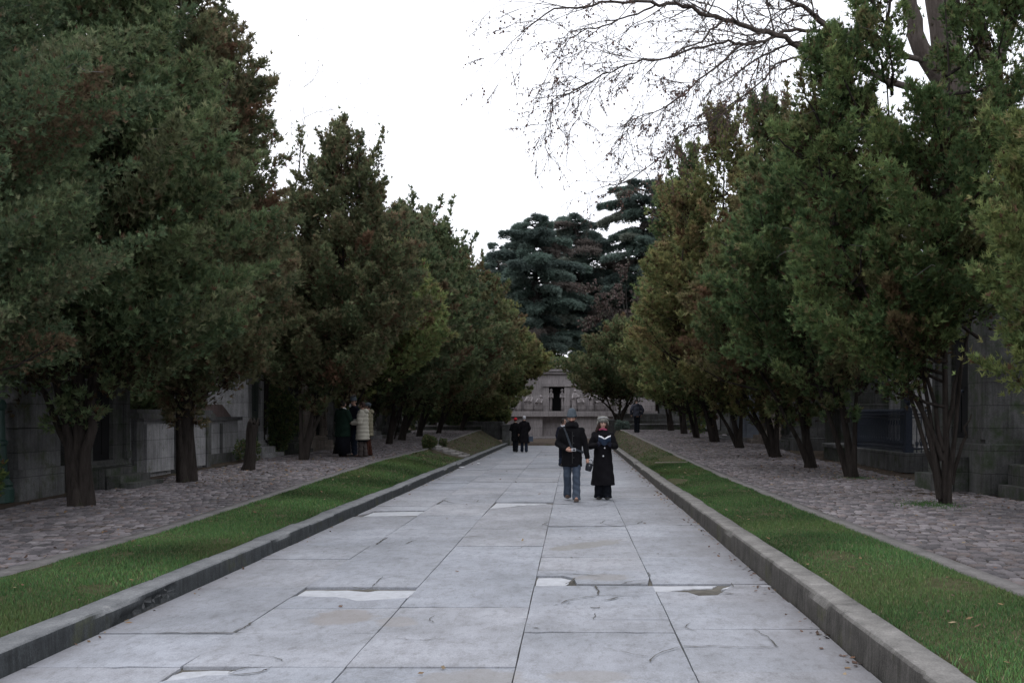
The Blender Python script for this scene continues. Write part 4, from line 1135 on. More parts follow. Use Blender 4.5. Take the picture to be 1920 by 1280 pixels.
Q2, R2 = T.limb(loc([at(1768, 130, 24.5), at(1700, 105, 24), at(1640, 75, 23.4), at(1590, 68, 22.9), at(1540, 40, 22.4), at(1505, 12, 22), at(1478, 0, 21.8), at(1440, -60, 21.4), at(1380, -140, 21)]), .075, .03, 8)
Q3, R3 = T.limb(loc([at(1660, 150, 23.4), at(1605, 78, 22.7), at(1530, 58, 22.2), at(1480, 58, 21.9), at(1455, 68, 21.6), at(1425, 80, 21.4), at(1398, 84, 21.2), at(1365, 79, 21), at(1330, 86, 20.8), at(1285, 97, 20.6), at(1252, 109, 20.4), at(1205, 117, 20.2), at(1160, 130, 20), at(1130, 142, 19.9), at(1085, 165, 19.7), at(1035, 188, 19.5)]), .045, .007, 8)
Q4, R4 = T.limb(loc([at(1425, 80, 21.4), at(1392, 84, 21.2), at(1358, 112, 21), at(1328, 136, 20.8), at(1300, 160, 20.6), at(1285, 178, 20.5), at(1240, 205, 20.3), at(1197, 219, 20.1), at(1165, 245, 20)]), .028, .007, 7)
Q5, R5 = T.limb(loc([at(1600, 118, 22.8), at(1535, 92, 22.3), at(1500, 105, 22.1), at(1455, 122, 21.8), at(1423, 155, 21.6), at(1390, 183, 21.4), at(1365, 205, 21.3), at(1330, 227, 21.1), at(1275, 248, 20.9), at(1250, 284, 20.8), at(1221, 309, 20.6), at(1180, 340, 20.4)]), .028, .006, 7)
Q6, R6 = T.limb(loc([at(1358, 38, 20.9), at(1332, 58, 20.7), at(1315, 80, 20.6), at(1280, 92, 20.4), at(1255, 108, 20.3)]), .026, .014, 6)
Q7, R7 = T.limb(loc([at(1232, 8, 20.3), at(1195, 25, 20.1), at(1168, 34, 20), at(1130, 48, 19.9), at(1090, 60, 19.8), at(1060, 82, 19.7), at(1040, 120, 19.6)]), .022, .006, 6)
for Q_, R_, ev, LL, dp in ((Q1, R1, 4, 1.15, 2), (Q2, R2, 4, .8, 2), (Q3, R3, 3, .75, 2), (Q4, R4, 3, .6, 1), (Q5, R5, 3, .55, 1), (Q7, R7, 3, .6, 2)):
    k0 = 14 if Q_ is Q1 else 5
    T.clothe(Q_[k0:], R_[k0:], max(2, ev - 1) if Q_ is Q1 else 2, LL * (1.1 if Q_ is Q1 or Q_ is Q7 else 1.5), 2, (-.45, -.1, -.22), .03)
    if Q_ is not Q7: T.clothe(Q_[k0:], R_[k0:], 2, LL * .9, 2, (-.3, .2, .1), .05)
T.finish(t, 6500, .055, [(.16, .10, .085), (.13, .08, .065), (.19, .12, .10)], BARK3)

# fine bare tree behind the left row
t = thing('bare_tree', (-9.6, 31.0, zl(31) - .05), 'thin bare tree whose twigs show between the tall and the pointed left cypresses', 'tree')
T = Bare(62); Q_, R_ = T.limb([(0, 0, 0), (.1, 0, 3), (.5, 0, 6), (.9, .1, 8.2), (1.2, .1, 10.6)], .10, .008, 7); T.clothe(Q_[5:], R_[5:], 1, 2.0, 2, (.6, -.2, .3), -.02); T.finish(t, 60, .05, BROWN)

# brown-leaved tree in front of the cedars, at right of the memorial
t = thing('beech_tree', (4.7, 82.0, hz(82) - .1), 'purplish brown-twigged tree below the tallest cedar', 'tree')
T = Bare(63)
for a in range(7):
    an = a * .9; Q_, R_ = T.limb([(0, 0, 0), (.2 * math.cos(an), .2 * math.sin(an), 2.2), (1.3 * math.cos(an), 1.3 * math.sin(an), 3.8), (2.2 * math.cos(an), 2.2 * math.sin(an), 5.2 + (a % 3) * .7)], .12, .03, 6)
    T.clothe(Q_[3:], R_[3:], 1, 1.35, 2, (.3 * math.cos(an), .3 * math.sin(an), .1), .02)
T.finish(t, 9000, .22, [(.085, .062, .058), (.11, .078, .068), (.07, .055, .05), (.06, .06, .045)])
# leafless trees far off between the left row and the cedars
for k, (x, y, h) in enumerate(((-9.0, 88, 7.8), (-12.5, 92, 8.5))):
    t = thing('bare_tree', (x, y, hz(y) - .1), ('slender far bare tree seen over the last left cypress', 'far bare tree hidden mostly by the left cypresses')[k], 'tree')
    T = Bare(70 + k); Q_, R_ = T.limb([(0, 0, 0), (0, .1, h * .4), (.2, 0, h * .7), (.1, 0, h)], .16, .03, 6); T.clothe(Q_[3:], R_[3:], 1, 1.9, 2, (0, 0, .6), -.04); T.finish(t, 0, .1, BROWN)

# ---- evergreens behind the tombs: a first one built, then copies of it with its parts
first = cypress('background_tree', (-15.0, 14.0, zl(14)), [(0, 0, 10.5, 3.4, 1), (1.5, .5, 9.0, 2.6, .7)], .8, 91, 'dark evergreen tree standing behind the tombs', 'tree', 'evergreens behind the tombs', 'dark', 1, .3)
rb = random.Random(8)
spots = [(-14.5, 20), (-15.5, 26), (-14.5, 32), (-15, 38.5), (-14, 44.5), (-13.5, 51), (-12.5, 57.5), (-15, 64), (-9.5, 68), (-12, 76), (-17, 84), (-20, 60), (-22, 40), (-11.5, 84), (-15.5, 94), (-22, 100),
         (15, 15), (14.5, 20.5), (15.5, 26.5), (15, 33), (15.5, 39), (14.5, 45), (13.5, 51), (12.5, 57), (12, 63), (9.5, 68), (11, 77), (15, 84), (19, 60), (21, 44), (10.5, 90), (17, 95), (24, 88), (14, 104), (-8, 116), (-3, 120), (2, 118), (7, 116), (12, 112), (-14, 112), (19, 110)]
for x, y in spots:
    z = float(ground_z(np.array(float(x)), np.array(float(y))))
    c = first.copy(); COL.objects.link(c); c.location = (x, y, z - .05)
    s = rb.uniform(.8, 1.08); c.scale = (s, s, s * rb.uniform(.85, 1.05)); c.rotation_euler = (0, 0, rb.uniform(0, 6.28))
    for ch in list(first.children):
        d = ch.copy(); COL.objects.link(d); d.parent = c
    c['label'] = 'dark evergreen tree standing behind the tombs'
# ================================================================== tombs, railings, memorial
S_GREY = stone('tomb_stone_grey', (.19, .19, .192), (.085, .085, .085), (.055, .065, .035), .5)
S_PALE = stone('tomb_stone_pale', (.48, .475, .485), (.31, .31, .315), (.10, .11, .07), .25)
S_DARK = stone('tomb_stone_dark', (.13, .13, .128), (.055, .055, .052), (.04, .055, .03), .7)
S_WARM = stone('tomb_stone_warm', (.44, .38, .34), (.27, .23, .21), (.12, .11, .08), .25)
S_PINK = stone('tomb_granite', (.22, .165, .155), (.14, .105, .10), None, 0, 1.6, True, 0)
S_MEM = stone('memorial_stone', (.40, .365, .365), (.28, .255, .255), (.18, .165, .155), .25, 1.0, True, .8)
DARK = simple('dark_interior', (.008, .008, .009), None, 4, .95, 0)
BRONZE = simple('door_bronze', (.035, .045, .04), (.06, .075, .065), 8, .6, .3)
BLUEDOOR = simple('door_blue', (.30, .34, .41), (.22, .25, .31), 5, .7, .3)
IRON = simple('railing_iron', (.030, .040, .062), (.050, .060, .085), 18, .55, .3, spec=.4)
GREENIRON = simple('green_iron', (.012, .040, .032), (.022, .062, .05), 10, .5, .3, spec=.5)


def chapel(x, y0, y1, depth, H, side, mat, label, roof='gable', door=BRONZE, cat='tomb', z=None, group='chapel tombs beside the paths', steps=2, cross=False, name='chapel_tomb', plinth=.55):
    """small funerary chapel; the front stands at local x=0 facing the path, local -x is its depth"""
    ym = (y0 + y1) / 2; w = y1 - y0; z = z if z is not None else (zl(ym) if side < 0 else zr(ym))
    t = thing(name, (x, ym, z - .05), label, cat, group, 0 if side < 0 else PI)
    h = w / 2; D = depth
    dw = min(.42, w * .22); dh = min(2.0, H * .6)
    b = MB()
    fw = .14   # front: two piers, a lintel, recess behind
    b.box(-fw, 0, -h, -dw, plinth, H); b.box(-fw, 0, dw, h, plinth, H); b.box(-fw, 0, -dw, dw, plinth + dh, H)
    b.box(-D, -fw - .002, -h + .02, h - .02, plinth, H - .01)
    b.build('wall', mat, t)
    b = MB(); b.box(-D - .08, .08, -h - .07, h + .07, 0, plinth - .08, .02); b.box(-D - .04, .04, -h - .035, h + .035, plinth - .078, plinth - .002); b.build('plinth', mat, t)
    for yy in (-h + .09, h - .09):
        b = MB(); b.box(.002, .07, yy - .085, yy + .085, plinth, H - .14); b.box(.002, .10, yy - .11, yy + .11, plinth, plinth + .16); b.box(.002, .10, yy - .11, yy + .11, H - .28, H - .14); b.build('pilaster', mat, t)
    b = MB(); b.box(-D - .1, .16, -h - .12, h + .12, H + .002, H + .10); b.box(-D - .16, .24, -h - .18, h + .18, H + .102, H + .20); b.build('cornice', mat, t)
    if roof == 'gable':
        g = w * .36
        MB().prism([(-h - .2, H + .202), (h + .2, H + .202), (h + .2, H + .27), (0, H + .27 + g), (-h - .2, H + .27)], 'x', -D - .14, .2).build('roof', mat, t)
        top = H + .27 + g
    elif roof == 'barrel':
        MB().prism([(h * 1.02 * math.cos(a), H + .202 + .62 * h * math.sin(a)) for a in [PI * i / 14 for i in range(15)]], 'x', -D - .1, .14).build('roof', mat, t); top = H + .2 + .62 * h
    else:
        b = MB(); b.box(-D + .1, .02, -h + .05, h - .05, H + .202, H + .45); b.box(-D + .3, -.2, -h + .25, h - .25, H + .452, H + .7); b.build('roof', mat, t); top = H + .7
    d = MB(); d.box(-.12, -.07, -dw + .012, dw - .012, plinth, plinth + dh - .01)
    for yy in (-dw * .5, dw * .5):
        d.box(-.068, -.052, yy - dw * .36, yy + dw * .36, plinth + .12, plinth + dh * .42); d.box(-.068, -.052, yy - dw * .36, yy + dw * .36, plinth + dh * .5, plinth + dh * .92)
    dd = d.build('door', door, t); MB().ball((-.04, .04, plinth + dh * .46), .03).build('handle', IRON, dd)
    for k in range(steps): MB().box(.09 + k * .27, .09 + (k + 1) * .27 + .02, -dw - .25, dw + .25, 0, plinth - (k + 1) * plinth / (steps + 1)).build('step', mat, t)
    if cross:
        b = MB(); b.box(-.12, -.02, -.06, .06, top - .05, top + .75); b.box(-.11, -.03, -.26, -.062, top + .40, top + .51); b.box(-.11, -.03, .062, .26, top + .40, top + .51); b.build('cross', mat, t)
    return t


# ---------------- left side, near to far
t = thing('tomb_block', (-10.9, 17.7, zl(17.5) - .05), 'mossy grey stone tomb block at the left edge, behind the green post', 'tomb')
b = MB(); b.box(-1.5, 1.5, -.8, .7, 0, .55); b.box(-1.45, 1.45, -.75, .65, .552, 1.25); b.box(-1.45, 1.45, -.752, .652, 1.262, 2.0); b.build('wall', S_GREY, t)
b = MB(); b.box(-1.6, 1.6, -.9, .8, 2.002, 2.16, .03); b.build('cap', S_GREY, t); b = MB(); b.prism([(-1.3, 2.162), (1.3, 2.162), (.9, 2.6), (-.9, 2.6)], 'y', -.6, .55); b.build('top', S_GREY, t)
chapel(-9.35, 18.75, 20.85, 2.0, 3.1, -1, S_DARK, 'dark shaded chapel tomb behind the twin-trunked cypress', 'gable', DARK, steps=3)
t = thing('tomb_wall', (-9.4, 23.5, zl(23) - .05), 'low grey tomb with plain side panels behind the tallest left cypress', 'tomb')
b = MB(); b.box(-1.6, -.06, -2.2, 2.2, 0, 1.32); b.build('wall', S_PALE, t)
b = MB(); b.box(-.058, .06, -2.2, -1.85, 0, 1.32); b.box(-.058, .06, -.1, .14, 0, 1.32); b.box(-.058, .06, 1.9, 2.2, 0, 1.32); b.build('pier', S_GREY, t)
b = MB(); b.box(-.058, .02, -1.60, -.102, .12, 1.2); b.box(-.058, .02, .142, 1.898, .12, 1.2); b.build('panel', S_PALE, t)
b = MB(); b.box(-1.7, .14, -2.28, 2.28, 1.322, 1.43); b.box(-1.65, .09, -2.24, 2.24, 1.432, 1.52); b.build('cornice', S_GREY, t)
t = thing('sarcophagus_tomb', (-9.7, 27.4, zl(27) - .05), 'white-sided tomb topped by a pinkish granite urn chest, left of the stump', 'tomb')
b = MB(); b.box(-1.5, 0, -1.5, 1.4, 0, 1.18); b.build('wall', S_PALE, t)
b = MB(); b.box(-1.56, .06, -1.56, 1.46, 0, .28); b.build('plinth', S_GREY, t)
b = MB(); b.box(.002, .05, -.1, .02, .285, 1.1); b.build('rib', S_GREY, t)
b = MB(); b.box(-1.6, .1, -1.6, 1.5, 1.182, 1.28); b.build('cornice', S_GREY, t)
MB().prism([(-1.3, 1.282), (1.2, 1.282), (.45, 1.62), (-.75, 1.62)], 'x', -1.25, -.12).build('lid', S_PINK, t)
u = MB(); u.lathe([(.30, 1.622), (.36, 1.68), (.26, 1.74), (.52, 1.95), (.60, 2.14), (.52, 2.2), (.70, 2.24), (.72, 2.36)], -.65, -.15, 8, 1.0, 1.25); u.build('urn', S_PINK, t)
MB().lathe([(.02, 1.86), (.12, 1.9), (.16, 2.0), (.12, 2.1), (.02, 2.14)], -.10, -.62, 10, .5, .6).build('medallion', S_PALE, t)
chapel(-9.6, 29.2, 31.1, 2.1, 4.0, -1, S_PALE, 'tall pale chapel tomb rising behind the granite urn chest', 'flat', cross=False)
chapel(-9.5, 32.2, 34.2, 2.2, 3.6, -1, S_DARK, 'dark chapel tomb right of the stump, half hidden by ivy', 'gable', cross=True)
chapel(-9.3, 35.4, 37.3, 2.0, 3.2, -1, S_WARM, 'narrow warm-coloured chapel tomb behind the talking people', 'gable', DARK)
chapel(-9.4, 38.6, 40.8, 2.2, 3.9, -1, S_GREY, 'grey chapel tomb behind the cypress with the slanting trunk', 'barrel')
t = thing('low_tomb', (-9.1, 42.4, zl(42) - .05), 'low pale bluish tomb slab between slanting trunks on the left', 'tomb')
b = MB(); b.box(-2.2, 0, -1.2, 1.2, 0, .78); b.build('base', S_PALE, t); b = MB(); b.box(-2.3, .1, -1.3, 1.3, .782, .90, .03); b.build('slab', S_PALE, t); b = MB(); b.box(-2.1, -1.8, -.9, .9, .902, 2.5); b.build('headstone', S_PALE, t)
chapel(-9.3, 44.6, 46.6, 2.0, 3.4, -1, S_PALE, 'pale chapel tomb behind the thick slanting trunk', 'gable', cross=True)
chapel(-9.3, 48.0, 50.0, 2.0, 3.7, -1, S_GREY, 'grey chapel tomb near the far end of the left path', 'gable')
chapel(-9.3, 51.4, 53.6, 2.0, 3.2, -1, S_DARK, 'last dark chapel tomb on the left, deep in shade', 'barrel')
t = thing('iron_post', (-9.63, 16.75, zl(16.75) - .02), 'green cast-iron post with a moulded foot at the left edge', 'post')
b = MB(); b.lathe([(.20, 0), (.20, .22), (.17, .26), (.19, .30), (.12, .40), (.14, .44), (.10, .50), (.085, .95), (.11, .98), (.11, 1.03), (.07, 1.06), (.06, 1.55)], seg=16); b.build('shaft', GREENIRON, t, smooth=False)
MB().ball((0, 0, 1.63), (.09, .09, .11)).build('finial', GREENIRON, t, smooth=True)

# wall and pier closing the left bank, low wall behind the path
t = thing('stone_pier', (-4.3, 57.4, 0), 'weathered stone pier closing the left bank beside the avenue end', 'wall')
MB().box(.22, .66, -.45, 2.4, 0, 1.12).build('pier', S_GREY, t); MB().box(-1.9, .21, .3, 2.4, .3, 1.36).build('block', S_GREY, t); MB().box(.18, .70, -.49, 2.42, 1.122, 1.2, .02).build('cap', S_GREY, t)
t = thing('low_wall', (-6.9, 57.6, .8), 'low rough stone wall across the end of the left path', 'wall')
MB().box(-2.2, 1.6, -.15, .15, -.2, .26).build('wall', S_DARK, t); MB().box(-2.25, 1.62, -.19, .19, .262, .34, .02).build('cap', edge_mat, t)

# ---------------- right side
chapel(7.6, 18.3, 20.9, 2.4, 4.6, 1, S_DARK, 'tall mossy chapel tomb at the right edge, with stone courses', 'flat', DARK, plinth=1.05)
t = thing('stone_tomb', (8.6, 17.35, zr(17) - .05), 'low stone block at the foot of the right-edge chapel tomb', 'tomb')
MB().box(-.7, 2.2, -.5, .75, 0, .62, .02).build('base', S_DARK, t); MB().box(-.4, 2.0, -.3, .60, .622, 1.1, .02).build('block', S_DARK, t); MB().box(-.9, -.705, -.4, .7, 0, .25).build('step', S_DARK, t)
# railed enclosure on a stone kerb
ex0, ex1, ey0, ey1 = 8.25, 10.2, 24.8, 29.6; ez = zr(27) - .03
t = thing('railed_grave', (ex0, ey0, ez), 'stone grave enclosure with dark blue spiked iron railings', 'railing')
b = MB(); b.box(0, .28, 0, ey1 - ey0, 0, .50, .02); b.box(.282, ex1 - ex0, 0, .28, 0, .50, .02); b.box(.282, ex1 - ex0, ey1 - ey0 - .28, ey1 - ey0, 0, .50, .02); b.build('kerb', S_GREY, t)
b = MB(); b.box(.29, ex1 - ex0, .29, ey1 - ey0 - .29, 0, .42); b.build('slab', S_DARK, t)
LY = ey1 - ey0; LX = ex1 - ex0


def rail_panel(a, b2, name='railing'):
    m = MB(); L = math.dist(a, b2); n = int(L / .105); dx, dy = (b2[0] - a[0]) / L, (b2[1] - a[1]) / L
    for z in (.60, 1.38, 1.46):
        m.tube([(a[0], a[1], z), (b2[0], b2[1], z)], .022, 6)
    for k in range(1, n):
        s = L * k / n; x, y = a[0] + dx * s, a[1] + dy * s
        m.tube([(x, y, .50), (x, y, 1.52)], .014, 5); m.lathe([(.022, 1.52), (.030, 1.545), (.012, 1.59), (.002, 1.62)], x, y, 5)
        m.lathe([(.03, .66), (.042, .72), (.03, .78)], x, y, 5)
        if k % 2: m.tube([(x, y, .62), (x + dx * .10, y + dy * .10, .86), (x + dx * .105, y + dy * .105, 1.15), (x, y, 1.36)], .010, 4)
    m.build(name, IRON, t)


def rail_post(x, y, ball):
    m = MB(); m.box(x - .075, x + .075, y - .075, y + .075, .505, 1.56); m.box(x - .095, x + .095, y - .095, y + .095, 1.562, 1.62); m.box(x - .1, x + .1, y - .1, y + .1, .503, .66)
    if ball: m.lathe([(.06, 1.62), (.03, 1.68), (.10, 1.75), (.12, 1.85), (.07, 1.94), (.01, 1.98)], x, y, 10)
    else: m.lathe([(.05, 1.62), (.03, 1.66), (.05, 1.72), (.03, 1.78), (.005, 1.93)], x, y, 8)
    m.build('post', IRON, t)


rail_post(.14, .14, True); rail_post(.14, LY - .14, False); rail_post(LX - .14, .14, False)
rail_panel((.14, .24), (.14, LY - .24)); rail_panel((.24, .14), (LX - .24, .14))
t = thing('low_tomb', (8.0, 30.9, zr(31) - .05), 'dark low tomb slab behind the iron railing', 'tomb')
MB().box(0, 2.4, -.5, .9, 0, .42).build('base', S_DARK, t); MB().box(-.06, 2.45, -.56, .96, .422, .55, .03).build('slab', S_GREY, t)
t = thing('sarcophagus_tomb', (8.7, 33.2, zr(33) - .05), 'massive dark mossy sarcophagus above the iron railing', 'tomb')
MB().box(0, 2.3, -.8, 1.2, 0, 1.55, .03).build('base', S_DARK, t); MB().box(-.12, 2.42, -.92, 1.32, 1.552, 1.75, .03).build('slab', S_DARK, t); MB().prism([(-.05, 1.752), (2.3, 1.752), (2.0, 3.2), (1.6, 3.5), (.6, 3.5), (.25, 3.2)], 'y', -.7, 1.1).build('lid', S_DARK, t)
chapel(10.3, 30.0, 32.3, 2.2, 5.2, 1, S_PALE, 'tall pale bluish chapel tomb seen through the open cypress', 'gable', cross=True)
chapel(11.0, 24.0, 26.6, 2.2, 4.4, 1, S_GREY, 'grey chapel tomb behind the railed grave', 'gable')
chapel(8.0, 36.2, 38.0, 2.0, 3.0, 1, S_GREY, 'plain grey chapel tomb behind the short dark trunk', 'barrel')
chapel(7.95, 40.4, 42.2, 2.2, 3.9, 1, S_WARM, 'sunlit-looking warm stone chapel tomb between two right trunks', 'gable', cross=True)
t = thing('tomb_door', (7.25, 43.4, zr(43) - .05), 'pale blue-grey tomb front with a slanting hood, beyond the leaning cypress', 'tomb')
MB().prism([(0, 0), (1.1, 0), (1.1, 2.1), (.85, 2.75), (.55, 2.95), (.25, 2.6), (.1, 2.0)], 'y', 0, .9).build('wall', BLUEDOOR, t); MB().box(-.25, 1.3, -.5, -.002, 0, .18).build('step', S_PALE, t); MB().box(.3, .85, -.03, -.001, .185, 1.9).build('panel', BLUEDOOR, t)
heads = [(7.3, 46.4, .62, 1.55, 'headstone with a flat top beside the pale blue tomb front'), (7.9, 47.6, .75, 1.2, 'broad low headstone behind the leaning cypress trunk'), (7.0, 48.8, .16, 2.6, 'thin pale stone shaft among the right-hand headstones'), (7.5, 50.6, .8, 1.0, 'grey headstone left of the thin stone shaft'), (6.9, 53.5, 1.0, .8, 'pale tilted slab near the end of the right path')]
for k, (x, y, w, h, lab) in enumerate(heads):
    t = thing('headstone', (x, y, zr(y) - .04), lab, 'headstone', 'headstones on the right')
    b = MB()
    if k == 2: b.box(0, .16, -.08, .08, .3, h)
    elif k == 4: b.prism([(0, .2), (1.0, .2), (1.0, .3), (0, .72)], 'y', -.5, .5)
    else: b.prism([(0, .2), (w, .2), (w, h - .15), (w * .75, h), (w * .25, h), (0, h - .15)], 'y', -.09, .09)
    b.build('stone', S_PALE if k in (2, 4) else S_GREY, t); MB().box(-.1, w + .1, -.25, .25, 0, .198).build('base', S_GREY, t)
t = thing('grave_slab', (7.0, 44.9, zr(45) - .02), 'pale flat kerb slab in front of the blue-grey tomb front', 'grave')
MB().box(-.6, 1.6, -1.2, .6, 0, .10, .02).build('slab', S_PALE, t); MB().box(-.4, 1.4, -1.0, .4, .102, .14).build('inlay', S_GREY, t)
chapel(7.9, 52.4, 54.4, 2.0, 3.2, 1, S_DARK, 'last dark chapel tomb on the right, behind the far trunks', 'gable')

# ---------------- the memorial wall at the end of the avenue
MX, MY = -1.22, 72.0      # its middle and front
t = thing('memorial', (MX, MY, .02), 'great stone memorial wall with a dark doorway and carved mourners', 'monument')
b = MB(); b.box(-7.2, -.98, .62, 2.2, 2.02, 4.72); b.box(.98, 7.2, .62, 2.2, 2.02, 4.72); b.box(-.98, .98, .62, 2.2, 3.98, 4.72); b.build('wall', S_MEM, t)
b = MB(); b.box(-7.4, 7.4, .42, 2.3, 4.722, 4.90); b.box(-7.5, 7.5, .32, 2.35, 4.902, 5.06); b.build('cornice', S_MEM, t)
b = MB(); b.box(-7.3, 7.3, -.25, .618, 1.62, 2.0, .02); b.build('shelf', S_MEM, t)
b = MB(); b.box(-7.1, -1.02, 0, .6, 0, 1.618); b.box(.52, 7.1, 0, .6, 0, 1.618); b.box(-1.018, .518, .5, .6, 0, 1.618); b.build('base', S_MEM, t)
b = MB(); b.box(-1.0, .5, .10, .49, 0, .22); b.build('niche_floor', S_MEM, t)
f = MB(); f.box(-.98, -.56, .38, .9, 2.02, 3.76); f.box(.56, .98, .38, .9, 2.02, 3.76); f.box(-.98, .98, .38, .9, 3.762, 3.978); f.build('door_frame', S_MEM, t)
b = MB(); b.box(-1.08, 1.08, .28, .376, 3.80, 3.96); b.build('lintel', S_MEM, t)
MB().box(-.9, .9, 1.2, 1.3, 2.01, 3.97).build('doorway', DARK, t)
b = MB(); b.box(-7.6, 7.6, -1.1, -.002, 0, .14); b.build('step', S_MEM, t)


def mourner(name, x, y, z, h, lean=0.0, rz=0.0, kneel=False, wd=.85):
    """plain draped stone figure: robe, bowed head under a veil"""
    m = MB(); k = h / 1.7; r2 = random.Random(int(x * 100) + 7)
    prof_ = [(.30, 0, .0), (.27, .25, .0), (.24, .6, .01), (.22, .95, .02), (.25, 1.2, .03), (.23, 1.36, .05), (.12, 1.46, .08)]
    if kneel: prof_ = [(.42, 0, .0), (.42, .22, .02), (.36, .45, .08), (.29, .72, .18), (.27, .92, .24), (.20, 1.02, .30), (.12, 1.08, .34)]
    rings = []
    for (rr_, zz, off) in prof_:
        rings.append([(x + k * (wd * rr_ * (1 + .10 * math.sin(a * 9 + zz * 3)) * math.cos(a) + off * math.sin(rz) + lean * zz), y + k * (rr_ * .72 * (1 + .10 * math.sin(a * 9)) * math.sin(a) - off * math.cos(rz)), z + k * zz) for a in [2 * PI * i / 28 for i in range(28)]])
    m.loft(rings); zz, off = (1.18, .38) if kneel else (1.58, .10)
    m.ball((x + k * (off * math.sin(rz) + lean * zz), y - k * off * math.cos(rz), z + k * zz), (.115 * k, .13 * k, .14 * k))
    for s in (-1, 1):
        sh = 1.0 if kneel else 1.32; of = .26 if kneel else .05
        m.tube([(x + k * (s * .20 * wd + lean * sh + of * math.sin(rz)), y - k * (of + .0) * math.cos(rz), z + k * sh), (x + k * (s * .27 * wd + lean), y - k * (of + .16), z + k * (sh - .32)), (x + k * (s * .06 + lean), y - k * (of + .30), z + k * (sh - .22))], [.08 * k, .065 * k, .045 * k], 8)
    m.build(name, S_MEM, t, smooth=True)


mourner('statue', -.47, .62, 2.02, 1.62, .05, wd=.5); mourner('statue', .47, .62, 2.02, 1.62, -.05, wd=.5)
for k, (x, h, kn) in enumerate(((-1.35, 1.5, True), (-2.0, 1.7, True), (-2.75, 1.6, False), (-3.4, 1.5, True), (-4.2, 1.45, False), (-4.9, 1.5, True), (1.3, 1.55, False), (1.85, 1.5, True), (2.55, 1.5, False), (3.2, 1.5, True), (3.9, 1.45, False), (4.6, 1.5, True))):
    mourner('statue', x, .12, 2.005, h, .06 * (-1) ** k, (.5 if x < 0 else -.5), kn)
for s, lab in ((-1, 'long stone retaining wall left of the memorial'), (1, 'long stone retaining wall right of the memorial, behind the reading woman')):
    t = thing('retaining_wall', (MX, MY + .9, 0), lab, 'wall')
    x0, x1 = (7.52, 34) if s > 0 else (-34, -7.52)
    MB().box(x0, x1, 0, 1.3, 0, 4.6).build('wall', S_GREY, t); MB().box(x0, x1, -.1, 1.35, 4.602, 4.85, .02).build('coping', S_GREY, t)
t = thing('stone_block', (3.6, 66.5, .1), 'stepped grey stone blocks by the right front of the memorial', 'wall')
MB().box(-1.6, 3.2, 0, 1.2, 0, 1.35, .03).build('base', S_GREY, t); MB().box(-.9, 2.6, .1, 1.1, 1.352, 1.75, .03).build('block', S_GREY, t); MB().ball((-.3, .5, 1.9), (.35, .3, .22)).build('urn', S_PALE, t, smooth=True)
t = thing('low_wall', (5.6, 58.8, .85), 'low dark stone wall across the end of the right path', 'wall')
MB().box(-2.4, 3.2, -.15, .2, -.2, .30).build('wall', S_DARK, t); MB().box(-2.45, 3.25, -.19, .24, .302, .38, .02).build('cap', S_GREY, t)
# brick steps on the terrace above
BR = M('brick', .9, .15); bt = BR.n.new('ShaderNodeTexBrick'); bt.inputs['Scale'].default_value = 5; bt.inputs['Color1'].default_value = (.20, .085, .07, 1); bt.inputs['Color2'].default_value = (.27, .12, .095, 1); bt.inputs['Mortar'].default_value = (.25, .22, .2, 1)
BR.l.new(BR.tc.outputs['Object'], bt.inputs['Vector']); BR.color(bt.outputs['Color']).bump(BR.noise(30), .4, .01); BR = BR.end()
t = thing('brick_wall', (-1.0, 80.5, hz(80.5) - .1), 'small red brick wall above the hedge, between the cedar trunks', 'wall')
MB().box(-2.2, 2.2, 0, .3, 0, 1.05).build('wall', BR, t); MB().box(-2.25, 2.25, -.04, .34, 1.052, 1.14).build('coping', S_GREY, t)
# ================================================================== people


def fuse(mb, voxel, name, smooth_it=4):
    """one continuous surface out of overlapping closed shapes"""
    me = bpy.data.meshes.new('tmp'); me.from_pydata(mb.v, [], mb.f); me.update()
    o = bpy.data.objects.new('tmp', me); COL.objects.link(o)
    md = o.modifiers.new('r', 'REMESH'); md.mode = 'VOXEL'; md.voxel_size = voxel
    if smooth_it: s = o.modifiers.new('s', 'SMOOTH'); s.iterations = smooth_it; s.factor = .5
    dg = bpy.context.evaluated_depsgraph_get(); dg.update()
    out = bpy.data.meshes.new_from_object(o.evaluated_get(dg)); out.name = name
    bpy.data.objects.remove(o); bpy.data.meshes.remove(me)
    out.polygons.foreach_set('use_smooth', [True] * len(out.polygons))
    out.materials.clear()
    return out


def mesh_co(me):
    a = np.empty(len(me.vertices) * 3, np.float32); me.vertices.foreach_get('co', a); return a.reshape(-1, 3)


def put_col(me, c):
    at_ = me.color_attributes.new('Col', 'FLOAT_COLOR', 'POINT'); f = np.ones((len(c), 4), np.float32); f[:, :3] = c; at_.data.foreach_set('color', f.ravel())


def link_mesh(me, name, mat, parent=None, loc=None, rz=0.0):
    me.materials.append(mat); o = bpy.data.objects.new(name, me); COL.objects.link(o)
    if parent: o.parent = parent
    if loc is not None: o.location = loc
    if rz: o.rotation_euler = (0, 0, rz)
    return o


SKIN = M('skin', .6, .3); SKIN.color(SKIN.attr()); SKIN = SKIN.end()


def cloth(name, c1, c2=None, scale=9, rough=.95):
    return simple(name, c1, c2 or tuple(v * 1.6 for v in c1), scale, rough, .5, 90, .004, spec=.1)


